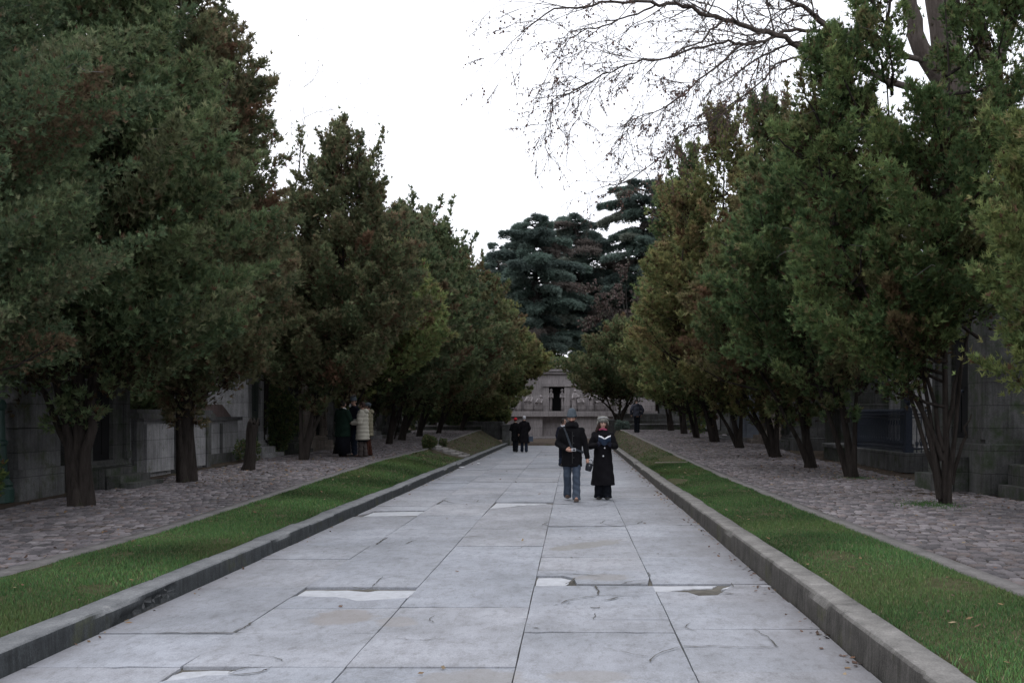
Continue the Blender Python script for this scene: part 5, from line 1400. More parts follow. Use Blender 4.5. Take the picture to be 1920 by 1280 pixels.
BLACKWOOL = cloth('black_wool', (.006, .006, .007)); BLACKCOAT = cloth('black_coat', (.0075, .007, .0085))
NAVY = cloth('navy_cloth', (.010, .011, .018)); JEANS = simple('jeans', (.035, .050, .078), (.085, .108, .145), 5, .9, .4, 120, .003, stretch=(1, 1, .4))
DKJEANS = cloth('dark_jeans', (.018, .024, .038)); BLACKTR = cloth('black_trousers', (.008, .009, .012))
BROWNLEATHER = simple('brown_leather', (.06, .038, .030), (.10, .065, .05), 14, .6, .2); BLACKLEATHER = simple('black_leather', (.008, .008, .009), (.014, .014, .015), 14, .35, .2, spec=.5)
BEANIE = simple('beanie_knit', (.055, .070, .085), (.10, .12, .14), 7, .95, .8, 60, .01, stretch=(3, 3, .3)); FUR = simple('grey_fur', (.15, .148, .13), (.34, .33, .30), 22, 1, 1.0, 60, .03)
HAIRBR = simple('brown_hair', (.020, .010, .008), (.050, .024, .019), 10, .6, .6, 40, .01, stretch=(3, 3, .4)); HAIRDK = simple('dark_hair', (.012, .010, .009), (.025, .02, .017), 10, .7, .6)
RED = simple('red_felt', (.42, .012, .025), (.55, .02, .03), 10, .9, .3); WHITEH = simple('white_hair', (.55, .55, .58), (.42, .42, .45), 14, .9, .6)
CREAM = simple('cream_padding', (.36, .34, .285), (.44, .415, .35), 5, .8, .3); BEIGE = simple('beige_padding', (.16, .145, .095), (.22, .20, .14), 5, .8, .3); GREENCOAT = cloth('green_coat', (.010, .022, .016)); GREYJ = cloth('grey_jacket', (.04, .042, .055))
RUST = cloth('rust_trousers', (.035, .014, .010)); TAN = cloth('tan_stockings', (.05, .042, .04)); WHITEC = simple('white_cloth', (.75, .75, .78), None, 6, .8, 0); PINK = cloth('pink_scarf', (.30, .05, .10), (.38, .10, .16)); BLUEG = cloth('blue_gloves', (.02, .03, .07))
EYE_M = simple('eye_dark', (.02, .015, .012), None, 4, .2, 0, spec=.5)


def V3(*a): return np.array(a, float)


def hand(mb, w, e, s, curl=.5, thumb=1, k=1.0, rr=.0088):
    """palm and five bent fingers; w wrist, e direction of the hand, s the direction of the thumb side"""
    e = unit(np.asarray(e, float)); s = np.asarray(s, float); s = unit(s - e * np.dot(s, e)); n = np.cross(e, s)   # n: away from the palm
    W_ = np.asarray(w, float)
    mb.tube([W_ - e * .01, W_ + e * .03 * k, W_ + e * .065 * k, W_ + e * .088 * k], [.024 * k, .034 * k, .036 * k, .026 * k], 10)
    for i, (o, ln) in enumerate(((.027, .072), (.009, .080), (-.009, .075), (-.026, .058))):
        p = W_ + (e * .075 + s * o) * k; d = e.copy(); pts = [p]
        for j in range(3):
            a = curl * (.35 + .55 * j) + .06 * i; d = unit(e * math.cos(a) - n * math.sin(a)); pts.append(pts[-1] + d * ln * k * (.45, .32, .23)[j])
        mb.tube(pts, [rr * 1.15 * k, rr * k, rr * .92 * k, rr * .75 * k], 7)
    p = W_ + (e * .020 + s * .022) * k; q = p + (e * .6 + s * .75) * .040 * k; mb.tube([p, q, q + (e * .85 + s * .2 - n * .3) * .032 * k], [.014 * k, .011 * k, .008 * k], 7)


def person(loc, rz, H, label, coat, coat_mat, legs, trouser_mat, shoe_mat, arms, head=(0, 0), hair=None, hair_mat=HAIRDK, hat=None, hat_mat=None, scarf=None, group=None, skin=(.42, .26, .20), beard=None,
           voxel=.008, gloves=None, lean=(0, 0), skirt=None, puffy=False, hood=None, lips=(.42, .17, .16)):
    """Faces -y. H standing height without hat. legs: two (foot x, foot y, lift, knee y); arms: two (elbow, wrist, hand direction, thumb side, curl) in units of H=1.75"""
    k = H / 1.75
    body = MB()
    hipz, shz = .92, 1.435
    lx, ly = lean
    L = lambda p: (p[0] + lx * max(0, p[2] - .9), p[1] + ly * max(0, p[2] - .9), p[2])
    P = lambda *pts: [tuple(c * k for c in L(p)) for p in pts]
    sw = coat.get('sh', .185)
    # torso, neck, head
    rg = []
    for z, rx, ry, oy in ((.82, .13, .10, 0), (.92, .155, .11, .0), (1.05, .135, .10, 0), (1.2, .15, .105, 0), (1.35, .165, .10, .005), (1.43, .13, .08, .01), (1.475, .06, .058, .012), (1.53, .052, .055, .005)):
        c = L((0, oy, z)); rg.append([(k * (c[0] + rx * math.cos(a)), k * (c[1] + ry * math.sin(a)), k * z) for a in [2 * PI * i / 20 for i in range(20)]])
    body.loft(rg)
    hyaw, hpit = head; hc = V3(*L((0, -.018, 1.628)))
    cy_, sy_ = math.cos(hyaw), math.sin(hyaw); cp, sp = math.cos(hpit), math.sin(hpit)

    def HD(p):       # head space (face to -y) to body space; pitch > 0 looks down
        x, y, z = p; y, z = y * cp + z * sp * -1, -y * sp * -1 + z * cp
        x, y = x * cy_ - y * sy_, x * sy_ + y * cy_
        return tuple((hc + V3(x, y, z)) * k)
    seg, rings = 26, 18; v = []
    for j in range(rings + 1):
        t = PI * (j + .03) / (rings + .06); z = -math.cos(t); r_ = math.sin(t)
        for i in range(seg):
            a = 2 * PI * i / seg; cx, cy = math.cos(a), math.sin(a)
            wx = .074 * (1 - .30 * max(0, -z) ** 1.3) ; wy = .096 * (1 - .16 * max(0, -z))
            x, y = r_ * cx * wx, r_ * cy * wy
            zz = z * .118
            if cy < 0:
                f = -cy
                y -= .012 * f * math.exp(-((zz + .095) / .022) ** 2)                      # chin
                y += .011 * math.exp(-((zz - .004) / .016) ** 2) * math.exp(-((abs(x) - .031) / .016) ** 2)   # eye sockets
                y -= .006 * f ** 4 * math.exp(-((zz - .024) / .012) ** 2)                   # brow
                y -= .004 * math.exp(-((zz + .062) / .009) ** 2) * math.exp(-(x / .022) ** 2)   # lips
            v.append(HD((x, y + .004, zz)))
    f_ = []
    for q in range(rings): f_ += [(q * seg + i, q * seg + (i + 1) % seg, (q + 1) * seg + (i + 1) % seg, (q + 1) * seg + i) for i in range(seg)]
    f_ += [tuple(range(seg))[::-1], tuple(rings * seg + i for i in range(seg))]
    body.add(v, f_)
    body.tube([HD((0, -.088, .012)), HD((0, -.104, -.012)), HD((0, -.112, -.030)), HD((0, -.092, -.038))], [.009 * k, .012 * k, .016 * k, .010 * k], 8)
    for s in (-1, 1):
        body.ball(HD((s * .076, .008, -.008)), (.012 * k, .020 * k, .030 * k), 8, 6)
    # legs and arms (inside the clothes) and hands
    an = []
    for s, (fx, fy, lift, ky) in zip((-1, 1), legs):
        hip = (s * .085, 0, hipz); ank = (fx, fy + .02, .085 + lift); knee = (s * .09 * .5 + fx * .5, ky, .50 + lift * .4)
        an.append((hip, knee, ank)); body.tube(P(hip, knee, ank), [.075 * k, .05 * k, .035 * k], 10)
        body.tube([tuple(c * k for c in ank), (fx * k, (fy - .10) * k, (.04 + lift) * k)], [.035 * k, .03 * k], 8)
    shs = []
    for s, (el, wr, hd, ts, cu) in zip((-1, 1), arms):
        sh = (s * (sw - .012), .01, shz - .060); shs.append(sh); body.tube(P((s * .05, .01, shz - .03), sh, el, wr), [.06 * k, .05 * k, .04 * k, .026 * k], 10)
        hand(body, np.array(L(wr)) * k, hd, ts, cu, 1, k * 1.02, .0090)
    bm = fuse(body, voxel * .78, 'person', 2); co = mesh_co(bm); col = np.tile(np.array(skin), (len(co), 1)) * 1.0
    # face colours, by place on the head
    q = co / k - hc; x = q[:, 0] * cy_ + q[:, 1] * sy_; y = -q[:, 0] * sy_ + q[:, 1] * cy_; y, z = y * cp + q[:, 2] * -sp * -1, y * sp * -1 + q[:, 2] * cp
    face = y < -.045
    col[face & (np.abs(z + .062) < .010) & (np.abs(x) < .024)] = lips
    col[face & (np.abs(z - .026) < .006) & (np.abs(np.abs(x) - .030) < .018)] = (.05, .03, .025)
    if beard: 
        m = (z < -.040) & (y < .0) & (z > -.14) & ~((np.abs(z + .062) < .008) & (np.abs(x) < .022)); col[m] = beard
    if gloves is not None: col[co[:, 2] < 1.36 * k] = gloves
    put_col(bm, col)
    root = link_mesh(bm, 'person', SKIN, None, loc, rz); tag(root, label, 'person', group)
    for s in (-1, 1):
        MB().ball(HD((s * .031, -.081, .003)), .0105 * k, 8, 6).build('eye', EYE_M, root, smooth=True)
    # trousers
    if trouser_mat:
        tb = MB()
        for (hip, knee, ank), fl in zip(an, (coat.get('flare', .0),) * 2):
            bot = (ank[0], ank[1] - .005, ank[2] - .055); m1 = tuple((a + b2) / 2 for a, b2 in zip(knee, ank))
            tb.tube(P(hip, tuple((a + b2) / 2 for a, b2 in zip(hip, knee)), knee, m1, bot), [.100 * k, .092 * k, .078 * k, (.076 + fl * .5) * k, (.082 + fl) * k], 14)
        tb.ball(tuple(c * k for c in L((0, 0, hipz))), (.165 * k, .12 * k, .13 * k))
        tm = fuse(tb, voxel * 1.25, 'trousers', 2); c = mesh_co(tm); r = np.random.default_rng(int(H * 1000))
        c[:, 1] += .006 * np.sin(c[:, 2] * 55 + c[:, 0] * 22) * np.clip((.8 - c[:, 2]) * 2, 0, 1); c[:, 0] += .004 * np.sin(c[:, 2] * 42 + c[:, 1] * 30)
        tm.vertices.foreach_set('co', c.ravel()); link_mesh(tm, 'trousers', trouser_mat, root)
    if skirt:
        sb = MB(); zt, zbm, rx, ry = skirt[:4]
        sb.loft([[(k * rr_ * math.cos(a) * (1 + .05 * math.sin(a * 9 + 1) * f), k * rr_ * ry / rx * math.sin(a), k * z) for a in [2 * PI * i / 36 for i in range(36)]] for z, rr_, f in ((zt, rx * .8, 0), ((zt + zbm) / 2, rx * .92, .6), (zbm, rx, 1.2))])
        sb.build('skirt', skirt[4], root, smooth=True)
    for (hip, knee, ank), (fx, fy, lift, ky) in zip(an, legs):
        sb = MB(); z0 = lift
        up = .16 if lift > .02 else 0.0
        rg = []
        for yy, w, h in ((.075, .030, .055), (.055, .042, .095), (.02, .044, .105), (-.03, .044, .085), (-.09, .050, .062), (-.15, .046, .052), (-.185, .028, .035)):
            rg.append([(k * (fx * 1.0 + w * math.cos(a)), k * (fy + yy), k * (z0 + h / 2 + h / 2 * math.sin(a)) + up * k * max(0, yy + .1)) for a in [2 * PI * i / 14 for i in range(14)]])
        sb.loft(rg); sh_o = sb.build('shoe', shoe_mat, root, smooth=True)
        so2 = MB(); so2.loft([[(k * (fx + w * math.cos(a)), k * (fy + yy), k * (z0 + .008 + .010 * math.sin(a)) + up * k * max(0, yy + .1)) for a in [2 * PI * i / 10 for i in range(10)]] for yy, w in ((.078, .030), (.04, .044), (-.03, .044), (-.10, .052), (-.16, .046), (-.19, .026))]); so2.build('sole', BLACKLEATHER, sh_o)
    # coat: torso loft, sleeves, all one surface
    cb = MB(); rg = []
    for (z, rx, ry, ox, oy) in coat['rings']:
        c = L((ox, oy, z))
        rg.append([(k * (c[0] + rx * math.cos(a) * (1 + coat.get('fold', .0) * math.sin(a * 7 + z * 2.0) * max(0, 1.0 - z))), k * (c[1] + ry * math.sin(a) * (1 + coat.get('fold', .0) * math.sin(a * 8 + 1) * max(0, 1.0 - z))), k * z) for a in [2 * PI * i / 40 for i in range(40)]])
    cb.loft(rg)
    sr = coat.get('sleeve', (.085, .070, .064, .050))
    for s, sh, (el, wr, hd, ts, cu) in zip((-1, 1), shs, arms):
        m1 = tuple((a + b2) / 2 for a, b2 in zip(sh, el))
        inn = (s * .06, .01, shz - .075)
        cb.tube(P(inn, sh, m1, el), [sr[0] * k, sr[0] * k, sr[1] * k, sr[2] * k], 12); cb.ball(tuple(c * k for c in L(el)), sr[2] * 1.03 * k, 12, 8); cb.ball(tuple(c * k for c in L(sh)), sr[0] * .97 * k, 12, 8)
        cb.tube(P(el, tuple((a + b2) / 2 for a, b2 in zip(el, wr)), wr), [sr[2] * k, sr[2] * .92 * k, sr[3] * k], 12)
    if coat.get('collar'): cb.tube([tuple(c * k for c in L((.085 * math.cos(a), .015 + .075 * math.sin(a), 1.475 + .012 * math.sin(a)))) for a in [2 * PI * i / 16 for i in range(17)]], .030 * k, 8)
    if hood: cb.ball(tuple(c * k for c in L((0, .10, 1.44))), (.13 * k, .085 * k, .085 * k))
    cm = fuse(cb, voxel * 1.35, 'coat', 4); c = mesh_co(cm)
    if puffy:
        nrm = np.empty(len(cm.vertices) * 3, np.float32); cm.vertices.foreach_get('normal', nrm); nrm = nrm.reshape(-1, 3)
        c += nrm * (.016 * np.abs(np.sin(c[:, 2] * PI / (.125 * k))) ** .6)[:, None]
    else:
        c[:, 1] += .005 * np.sin(c[:, 2] * 26 + c[:, 0] * 17) + .004 * np.sin(c[:, 0] * 44 + c[:, 2] * 9); c[:, 0] += .004 * np.sin(c[:, 2] * 31 + c[:, 1] * 25)
    cm.vertices.foreach_set('co', c.astype(np.float32).ravel()); coat_o = link_mesh(cm, 'coat', coat_mat, root)
    for (bx_, by_, bz_, br) in coat.get('buttons', ()):
        MB().ball((bx_ * k, by_ * k, bz_ * k), (br, br * .5, br), 8, 6).build('button', coat.get('button_mat', BLACKLEATHER), coat_o, smooth=True)
    if coat.get('placket'): MB().box(coat['placket'][0] * k - .004, coat['placket'][0] * k + .004, (coat['placket'][1] - .006) * k, coat['placket'][1] * k + .02, .75 * k, 1.36 * k).build('placket', BLACKLEATHER, coat_o)
    if scarf:
        sb = MB()
        for dz, rr_, th in scarf['wraps']: sb.tube([tuple(c * k for c in L((rr_ * math.cos(a), .0 + rr_ * .92 * math.sin(a), 1.49 + dz + .012 * math.sin(a * 3)))) for a in [2 * PI * i / 20 for i in range(21)]], th * k, 10)
        for (a0, b0) in scarf.get('ends', ()): sb.tube([tuple(c * k for c in L(p)) for p in (a0, tuple((u_ + w_) / 2 for u_, w_ in zip(a0, b0)), b0)], [.035 * k, .045 * k, .05 * k], 8)
        link_mesh(fuse(sb, voxel * 1.2, 'scarf', 2), 'scarf', scarf['mat'], root)
    if hair:
        hb = MB()
        if hair != 'none_top': hb.ball(HD((0, .018, .020)), (.086 * k, .094 * k, .108 * k), 18, 12)
        if hair == 'long':
            for (p0, p1, p2, r0) in (((-.066, .0, .03), (-.098, -.01, -.07), (-.118, -.015, -.165), .034), ((.066, .0, .03), (.088, -.02, -.07), (.085, -.03, -.145), .032), ((-.05, .05, .0), (-.10, .03, -.11), (-.15, .01, -.20), .040), ((.0, .07, .0), (-.02, .085, -.11), (-.03, .08, -.22), .055), ((.05, .05, 0), (.085, .04, -.10), (.09, .02, -.18), .038), ((-.07, .01, .0), (-.125, .0, -.10), (-.16, .0, -.16), .024)):
                hb.tube([HD(p0), HD(p1), HD(p2)], [r0 * k, r0 * 1.05 * k, r0 * .45 * k], 9)
        hm = fuse(hb, voxel * 1.1, 'hair', 2); c = mesh_co(hm)
        q = c / k - hc; x = q[:, 0] * cy_ + q[:, 1] * sy_; y = -q[:, 0] * sy_ + q[:, 1] * cy_
        c += (.006 * np.sin(c[:, 0] * 190 / k + c[:, 2] * 40))[:, None] * np.array((.5, .6, 0))
        cut = (y < -.045) & (np.abs(x) < .062) & (q[:, 2] < .062); c[cut, 1] += .05
        hm.vertices.foreach_set('co', c.astype(np.float32).ravel()); link_mesh(hm, 'hair', hair_mat, root)
    if hat:
        hb = MB()
        if hat == 'beanie':
            rg = []
            for zz, r_, oy in ((.030, .088, -.004), (.046, .096, -.004), (.066, .094, -.002), (.095, .090, .006), (.13, .082, .014), (.165, .066, .02), (.185, .040, .024), (.192, .01, .026)):
                rg.append([HD((r_ * math.cos(a) * (1 + .012 * math.sin(a * 20)), oy + r_ * 1.14 * math.sin(a), zz)) for a in [2 * PI * i / 40 for i in range(40)]])
            hb.loft(rg)
        elif hat == 'fur':
            rg = []
            for zz, r_ in ((.024, .098), (.034, .112), (.075, .119), (.112, .112), (.138, .088), (.152, .02)):
                rg.append([HD((r_ * math.cos(a) * (1 + .03 * math.sin(a * 13)), .004 + r_ * 1.06 * math.sin(a), zz + .006 * math.sin(a * 11))) for a in [2 * PI * i / 40 for i in range(40)]])
            hb.loft(rg)
            for s in (-1, 1): hb.tube([HD((s * .092, .01, .05)), HD((s * .100, .012, -.01)), HD((s * .094, .01, -.06))], [.030 * k, .034 * k, .022 * k], 9)
        elif hat == 'cap':
            hb.ball(HD((0, .012, .045)), (.096 * k, .112 * k, .085 * k), 18, 12)
        elif hat == 'brim':
            rg = []
            for zz, r_ in ((.034, .15), (.040, .155), (.048, .105), (.10, .098), (.135, .085), (.145, .02)): rg.append([HD((r_ * math.cos(a), .006 + r_ * 1.08 * math.sin(a), zz)) for a in [2 * PI * i / 30 for i in range(30)]])
            hb.loft(rg)
        ho = hb.build('hat', hat_mat, root, smooth=True)
        if hat == 'beanie':
            b2 = MB(); rg = []
            for zz, r_ in ((.026, .094), (.030, .101), (.060, .101), (.066, .096)): rg.append([HD((r_ * math.cos(a) * (1 + .012 * math.sin(a * 24)), -.004 + r_ * 1.13 * math.sin(a), zz)) for a in [2 * PI * i / 48 for i in range(48)]])
            b2.loft(rg); b2.build('cuff', hat_mat, ho, smooth=True)
        if hat == 'fur':
            b2 = MB(); b2.tube([HD((.117 * math.sin(a), .002 - .125 * math.cos(a), .085 + .050 * math.cos(a * .9) ** 2)) for a in [-1.25 + 2.5 * i / 14 for i in range(15)]], [.004 * k] + [.007 * k] * 13 + [.004 * k], 7); b2.build('fur_edge', WHITEH, ho, smooth=True)
    return root


def base_rings(hem, hx, hy, chest=.20, dep=.135, waist=.19, wd=.135, sh=.19):
    r = [(hem, hx, hy, 0, 0), (hem + .012, hx + .004, hy + .004, 0, 0)]
    if hem < .80: r += [((hem + .95) / 2, (hx + waist) / 2 + .004, (hy + wd) / 2 + .004, 0, 0)]
    return r + [(1.0, waist + .006, wd + .004, 0, 0), (1.12, waist, wd, 0, 0), (1.28, chest, dep, 0, -.002), (1.38, chest - .004, dep - .016, 0, .004), (1.435, sh - .035, .095, 0, .01), (1.475, .10, .082, 0, .012), (1.50, .078, .072, 0, .01)]


# --- the walking couple in front
man = person((-.03, 19.75, .004), 0, 1.775, 'man in a blue-grey beanie and short black coat walking toward the viewer', dict(rings=base_rings(.68, .200, .145, .208, .138, .19, .132, .19), sleeve=(.080, .068, .061, .049), collar=True, sh=.195, placket=(.01, -.148), buttons=[(.035, -.150, z, .011) for z in (.86, 1.0, 1.14, 1.28)]), BLACKWOOL,
             [(-.085, .42, .035, .06), (.088, -.02, 0, -.06)], JEANS, BROWNLEATHER,
             [((-.275, .02, 1.12), (-.10, -.20, 1.02), (.8, -.45, -.15), (0, -.35, 1), .9), ((.262, .01, 1.12), (.305, -.04, .83), (.05, -.05, -1), (-.2, -1, 0), .75)],
             head=(-.10, .16), hair='short', hat='beanie', hat_mat=BEANIE, scarf=dict(wraps=((-.015, .102, .040), (.026, .090, .032)), mat=BLACKCOAT), beard=(.045, .025, .02), skin=(.50, .29, .22), voxel=.008)
woman = person((.60, 20.25, .004), 0, 1.66, 'woman in a grey fur hat and long black coat reading an open book', dict(rings=base_rings(.30, .255, .20, .205, .135, .185, .13, .185), sleeve=(.084, .074, .068, .056), collar=True, sh=.18, fold=.05, flare=.022, buttons=[(.035, -.142, 1.10, .014), (.005, -.16, .93, .017), (.0, -.14, 1.26, .012)], button_mat=WHITEC), BLACKCOAT,
               [(-.085, .10, 0, -.02), (.095, .02, .0, -.04)], BLACKTR, BLACKLEATHER,
               [((-.265, -.03, 1.13), (-.10, -.26, 1.165), (.35, -.45, .55), (.2, -.6, .8), .9), ((.265, -.03, 1.13), (.150, -.26, 1.15), (-.35, -.45, .55), (-.2, -.6, .8), .9)],
               head=(.16, .04), hair='long', hair_mat=HAIRBR, hat='fur', hat_mat=FUR, scarf=dict(wraps=((.005, .078, .026),), mat=PINK), skin=(.60, .38, .30), gloves=(.02, .022, .04), voxel=.008)

# the open book in her hands
BLUEBOOK = simple('book_cover', (.022, .045, .095), (.03, .065, .135), 8, .5, .1, spec=.5); PAGES = simple('book_pages', (.80, .80, .82), (.72, .72, .75), 40, .8, .1)
t = thing('book', (.625, 19.90, 1.12), 'open blue book with white pages held by the woman in the fur hat', 'book')
for s in (-1, 1):
    c = MB(); c.prism([(0, 0), (s * .125, .075), (s * .125, .083), (0, .008)][::s], 'z', 0, .19); c.build('cover', BLUEBOOK, t)
    p = MB(); p.prism([(s * .004, .011), (s * .06, .055), (s * .118, .083), (s * .118, .112), (s * .06, .088), (s * .004, .038)][::s], 'z', .006, .196); p.build('pages', PAGES, t)
    p = MB(); p.prism([(s * .004, .012), (s * .12, .085), (s * .12, .113), (s * .004, .039)][::s], 'z', .196, .203); p.build('page_edge', PAGES, t)
t.rotation_euler = (math.radians(52), 0, 0); t.location = (.625, 19.96, 1.10)
# pouch in the man's hand, small camera in his other, strap across his chest, bag at his side
POUCH = simple('pouch_nylon', (.014, .016, .022), (.028, .030, .038), 20, .6, .4); SILVER = simple('silver_metal', (.5, .5, .52), (.35, .35, .37), 30, .35, .1)
STRAP = simple('strap_webbing', (.03, .036, .046), (.048, .056, .068), 20, .8, .2)
t = thing('camera_pouch', (.31, 19.69, .69), 'small dark zipped pouch hanging from the man\'s left hand', 'pouch')
b = MB(); b.loft([[(w * math.cos(a) * (1 - .12 * abs(math.sin(2 * a))), d * math.sin(a), z) for a in [2 * PI * i / 20 for i in range(20)]] for z, w, d in ((-.085, .045, .032), (-.075, .062, .045), (.0, .070, .050), (.055, .064, .044), (.07, .050, .034))]); b.build('body', POUCH, t, smooth=True)
b = MB(); b.loft([[(w * math.cos(a), d * math.sin(a), z) for a in [2 * PI * i / 20 for i in range(20)]] for z, w, d in ((.040, .071, .051), (.056, .070, .050), (.074, .05, .036), (.076, .02, .016))]); b.build('flap', POUCH, t, smooth=True)
MB().tube([(-.055, 0, .05), (-.045, 0, .12), (.0, 0, .15), (.04, 0, .12), (.055, 0, .05)], .007, 6).build('strap', STRAP, t, smooth=True); MB().ball((.0, -.052, .03), (.012, .006, .009)).build('clasp', SILVER, t)
t.rotation_euler = (0, .25, 0)
t = thing('camera', (.005, 19.47, 1.035), 'small silver compact camera held at the man\'s waist', 'camera')
MB().box(-.045, .045, -.014, .014, -.028, .028, .006).build('body', SILVER, t); b = MB(); b.tube([(0.008, -.013, 0), (.008, -.030, 0)], [.021, .018], 14); b.build('lens', POUCH, t)
t = thing('shoulder_bag', (-.03, 19.75, 0), 'dark bag on a grey strap slung across the man\'s chest', 'bag')
st = [(-.165, -.02, 1.475), (-.15, -.10, 1.455), (-.11, -.165, 1.36), (-.06, -.188, 1.22), (-.02, -.185, 1.10), (.03, -.178, 1.05), (.12, -.15, 1.02), (.225, -.03, .98), (.20, .14, .95)]
v = []; 
b = MB()
for (p, q) in zip(st[:-1], st[1:]):
    d = unit(np.array(q) - np.array(p)); nrm = unit(np.array((p[0] * .8, p[1], 0))); w_ = np.cross(d, nrm) * .020
    P_ = [np.array(p) - w_, np.array(p) + w_, np.array(q) + w_, np.array(q) - w_]; b.add(P_ + [x_ + nrm * .005 for x_ in P_], [(0, 1, 2, 3), (7, 6, 5, 4), (0, 4, 5, 1), (1, 5, 6, 2), (2, 6, 7, 3), (3, 7, 4, 0)])
b.build('strap', STRAP, t)
MB().tube([(-.165, -.02, 1.475), (-.16, .10, 1.43), (-.10, .18, 1.25), (.02, .20, 1.05), (.16, .19, .98)], .012, 6).build('back_strap', STRAP, t); MB().box(-.26, .16, .165, .26, .86, 1.12, .03).build('bag', NAVY, t)

# --- the couple farther on, backs turned
person((-2.30, 46.6, .004), PI + .1, 1.70, 'white-haired man in a long black coat walking away arm in arm', dict(rings=base_rings(.42, .27, .19, .215, .14, .20, .135, .195), sleeve=(.088, .076, .068, .055), collar=True, fold=.06), BLACKCOAT,
       [(-.10, .08, 0, 0), (.10, -.10, 0, -.03)], DKJEANS, BLACKLEATHER, [((-.27, .02, 1.13), (-.20, -.16, .98), (0, -.6, -.6), (1, -.3, .2), .6), ((.275, .02, 1.14), (.26, -.05, .88), (0, -.1, -1), (-.3, -1, 0), .6)], hair='short', hair_mat=WHITEH, voxel=.013, group=None)
person((-2.72, 46.8, .004), PI - .05, 1.60, 'woman in a bright red hat and black coat walking away beside the white-haired man', dict(rings=base_rings(.55, .215, .165, .205, .14, .195, .135, .185), sleeve=(.086, .076, .068, .055), collar=True), BLACKWOOL,
       [(-.07, .12, 0, 0), (.07, -.10, 0, -.03)], BLACKTR, BLACKLEATHER, [((-.26, .02, 1.13), (-.22, -.12, .94), (0, -.3, -.9), (1, -.3, .2), .6), ((.26, .02, 1.14), (.12, -.18, 1.05), (-.2, -.6, -.2), (-.3, -1, 0), .6)], hair='short', hair_mat=HAIRBR, hat='cap', hat_mat=RED, voxel=.013)
t = thing('handbag', (-1.98, 46.55, .52), 'small blue-grey bag hanging at the white-haired man\'s side', 'bag'); MB().box(-.10, .10, -.05, .05, -.02, .22, .03).build('body', JEANS, t); MB().tube([(-.07, 0, .21), (-.04, 0, .34), (.04, 0, .34), (.07, 0, .21)], .010, 6).build('handle', BLACKLEATHER, t)
# --- someone behind the man in front
person((-.335, 33.5, .004), .5, 1.60, 'person in a white scarf and dark coat mostly hidden behind the man in the beanie', dict(rings=base_rings(.75, .205, .15), collar=True), NAVY, [(-.08, .05, 0, 0), (.08, -.05, 0, -.03)], DKJEANS, BLACKLEATHER,
       [((-.26, .02, 1.13), (-.24, -.1, .88), (0, -.1, -1), (1, -.3, 0), .6), ((.26, .02, 1.14), (.25, -.05, .88), (0, -.1, -1), (-.3, -1, 0), .6)], head=(.8, 0), hair='short', hair_mat=HAIRDK, scarf=dict(wraps=((-.01, .088, .028),), mat=WHITEC), voxel=.012)
# --- four people talking on the left path
gy = 30.6; gz = zl(gy) - .005; GP = lambda px, y: (px - VX) / F * y
LG4 = 'people talking under the left cypresses'
person((GP(643, gy - .2), gy - .2, gz), PI - .55, 1.72, 'person in a dark green coat and long skirt, leftmost of the talking group', dict(rings=base_rings(.62, .285, .215, .255, .17, .26, .18, .22), sleeve=(.10, .09, .08, .06), collar=True, sh=.21), GREENCOAT,
       [(-.11, .05, 0, 0), (.11, -.05, 0, -.03)], BLACKTR, BROWNLEATHER, [((-.30, -.02, 1.14), (-.16, -.24, 1.05), (.5, -.6, .1), (0, 0, 1), .7), ((.30, -.02, 1.14), (.16, -.24, 1.05), (-.5, -.6, .1), (0, 0, 1), .7)], hair='short', hair_mat=HAIRDK, scarf=dict(wraps=((.0, .088, .022),), mat=WHITEC), skirt=(.9, .10, .26, .22, BLACKTR), voxel=.011, group=LG4)
person((GP(664, gy + .25), gy + .25, gz), -.9 + PI * .0, 1.82, 'tall man in a grey beanie and dark jacket in the middle of the talking group', dict(rings=base_rings(.78, .20, .15, .22, .14, .20, .14), collar=True), NAVY,
       [(-.09, .04, 0, 0), (.09, -.04, 0, -.03)], DKJEANS, BLACKLEATHER, [((-.26, -.04, 1.12), (-.12, -.27, 1.10), (.4, -.7, .1), (0, 0, 1), .7), ((.26, -.04, 1.12), (.10, -.27, 1.10), (-.4, -.7, .1), (0, 0, 1), .7)], head=(.5, .2), hair='short', hat='beanie', hat_mat=BEANIE, voxel=.011, group=LG4)
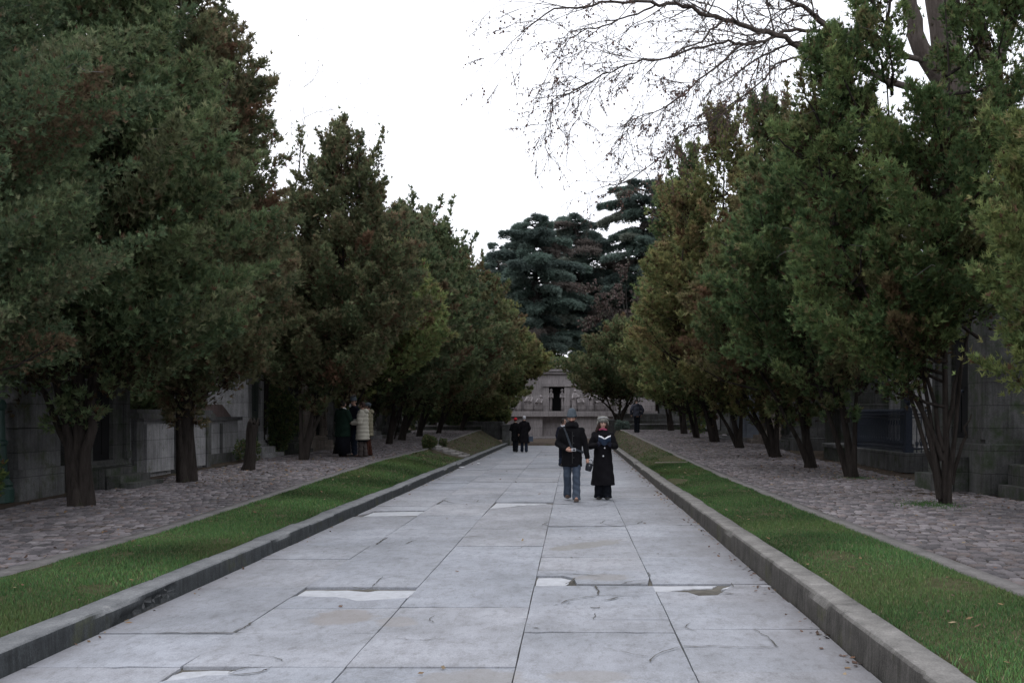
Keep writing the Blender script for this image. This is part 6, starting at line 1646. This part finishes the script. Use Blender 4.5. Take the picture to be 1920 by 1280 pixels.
person((GP(680, gy - .25), gy - .25, gz), -1.75, 1.68, 'woman in a long cream padded coat, right front of the talking group', dict(rings=base_rings(.55, .245, .20, .215, .165, .215, .165, .19), sleeve=(.10, .092, .084, .07), collar=True, sh=.18), CREAM,
       [(-.08, .05, 0, 0), (.08, -.06, 0, -.03)], TAN, BROWNLEATHER, [((-.24, -.04, 1.10), (-.13, -.29, 1.10), (.3, -.8, .1), (0, 0, 1), .6), ((.24, -.02, 1.10), (.15, -.28, 1.06), (-.3, -.8, .1), (0, 0, 1), .6)], hair='short', hair_mat=HAIRBR, puffy=True, hood=True, skirt=(.75, .48, .19, .16, BLACKTR), voxel=.011, group=LG4)
person((GP(690, gy + .35), gy + .35, gz), -1.5, 1.66, 'person in a beige padded coat and blue-grey cap, half hidden behind the cream coat', dict(rings=base_rings(.66, .215, .165, .215, .15, .205, .15, .185), sleeve=(.094, .084, .076, .062), collar=True), BEIGE,
       [(-.08, .05, 0, 0), (.08, -.05, 0, -.03)], RUST, BROWNLEATHER, [((-.25, -.02, 1.12), (-.2, -.2, .98), (.1, -.6, -.5), (1, 0, .5), .6), ((.25, .0, 1.12), (.24, -.12, .92), (0, -.3, -1), (-.3, -1, 0), .6)], hair='short', hat='cap', hat_mat=BEANIE, puffy=True, hood=True, voxel=.011, group=LG4)
t = thing('paper', (GP(667, gy - .05), gy - .1, gz + 1.06), 'white sheet of paper held out among the talking people', 'paper'); MB().box(-.07, .07, -.003, .003, -.12, .10).build('sheet', WHITEC, t); t.rotation_euler = (.5, 0, .5)
# --- lone walker on the right path
person((3.30, 51.6, zr(51.6) + .012), PI + .25, 1.74, 'man in a grey hooded jacket walking away on the right path', dict(rings=base_rings(.86, .21, .155, .245, .16, .21, .145, .215), sleeve=(.098, .086, .076, .058), collar=True, sh=.215), GREYJ,
       [(-.05, .02, 0, 0), (.05, -.10, .0, -.04)], BLACKTR, BLACKLEATHER, [((-.33, .03, 1.16), (-.28, -.10, .94), (.3, -.3, -.8), (1, -.3, 0), .7), ((.33, .03, 1.16), (.28, -.10, .94), (-.3, -.3, -.8), (-1, -.3, 0), .7)], head=(0, .45), hair='short', hair_mat=HAIRDK, hood=True, lean=(0, -.10), voxel=.013)
# the stake leaning by the slanting trunks
gx, gyy = G(738, 827, .55); t = thing('wooden_stake', (gx, gyy, .53), 'thin dark wooden stake leaning between the slanting trunks', 'stake')
MB().tube([(0, 0, 0), (.20, 0, .75), (.36, .02, 1.45)], [.035, .03, .022], 8).build('stake', BARK, t)
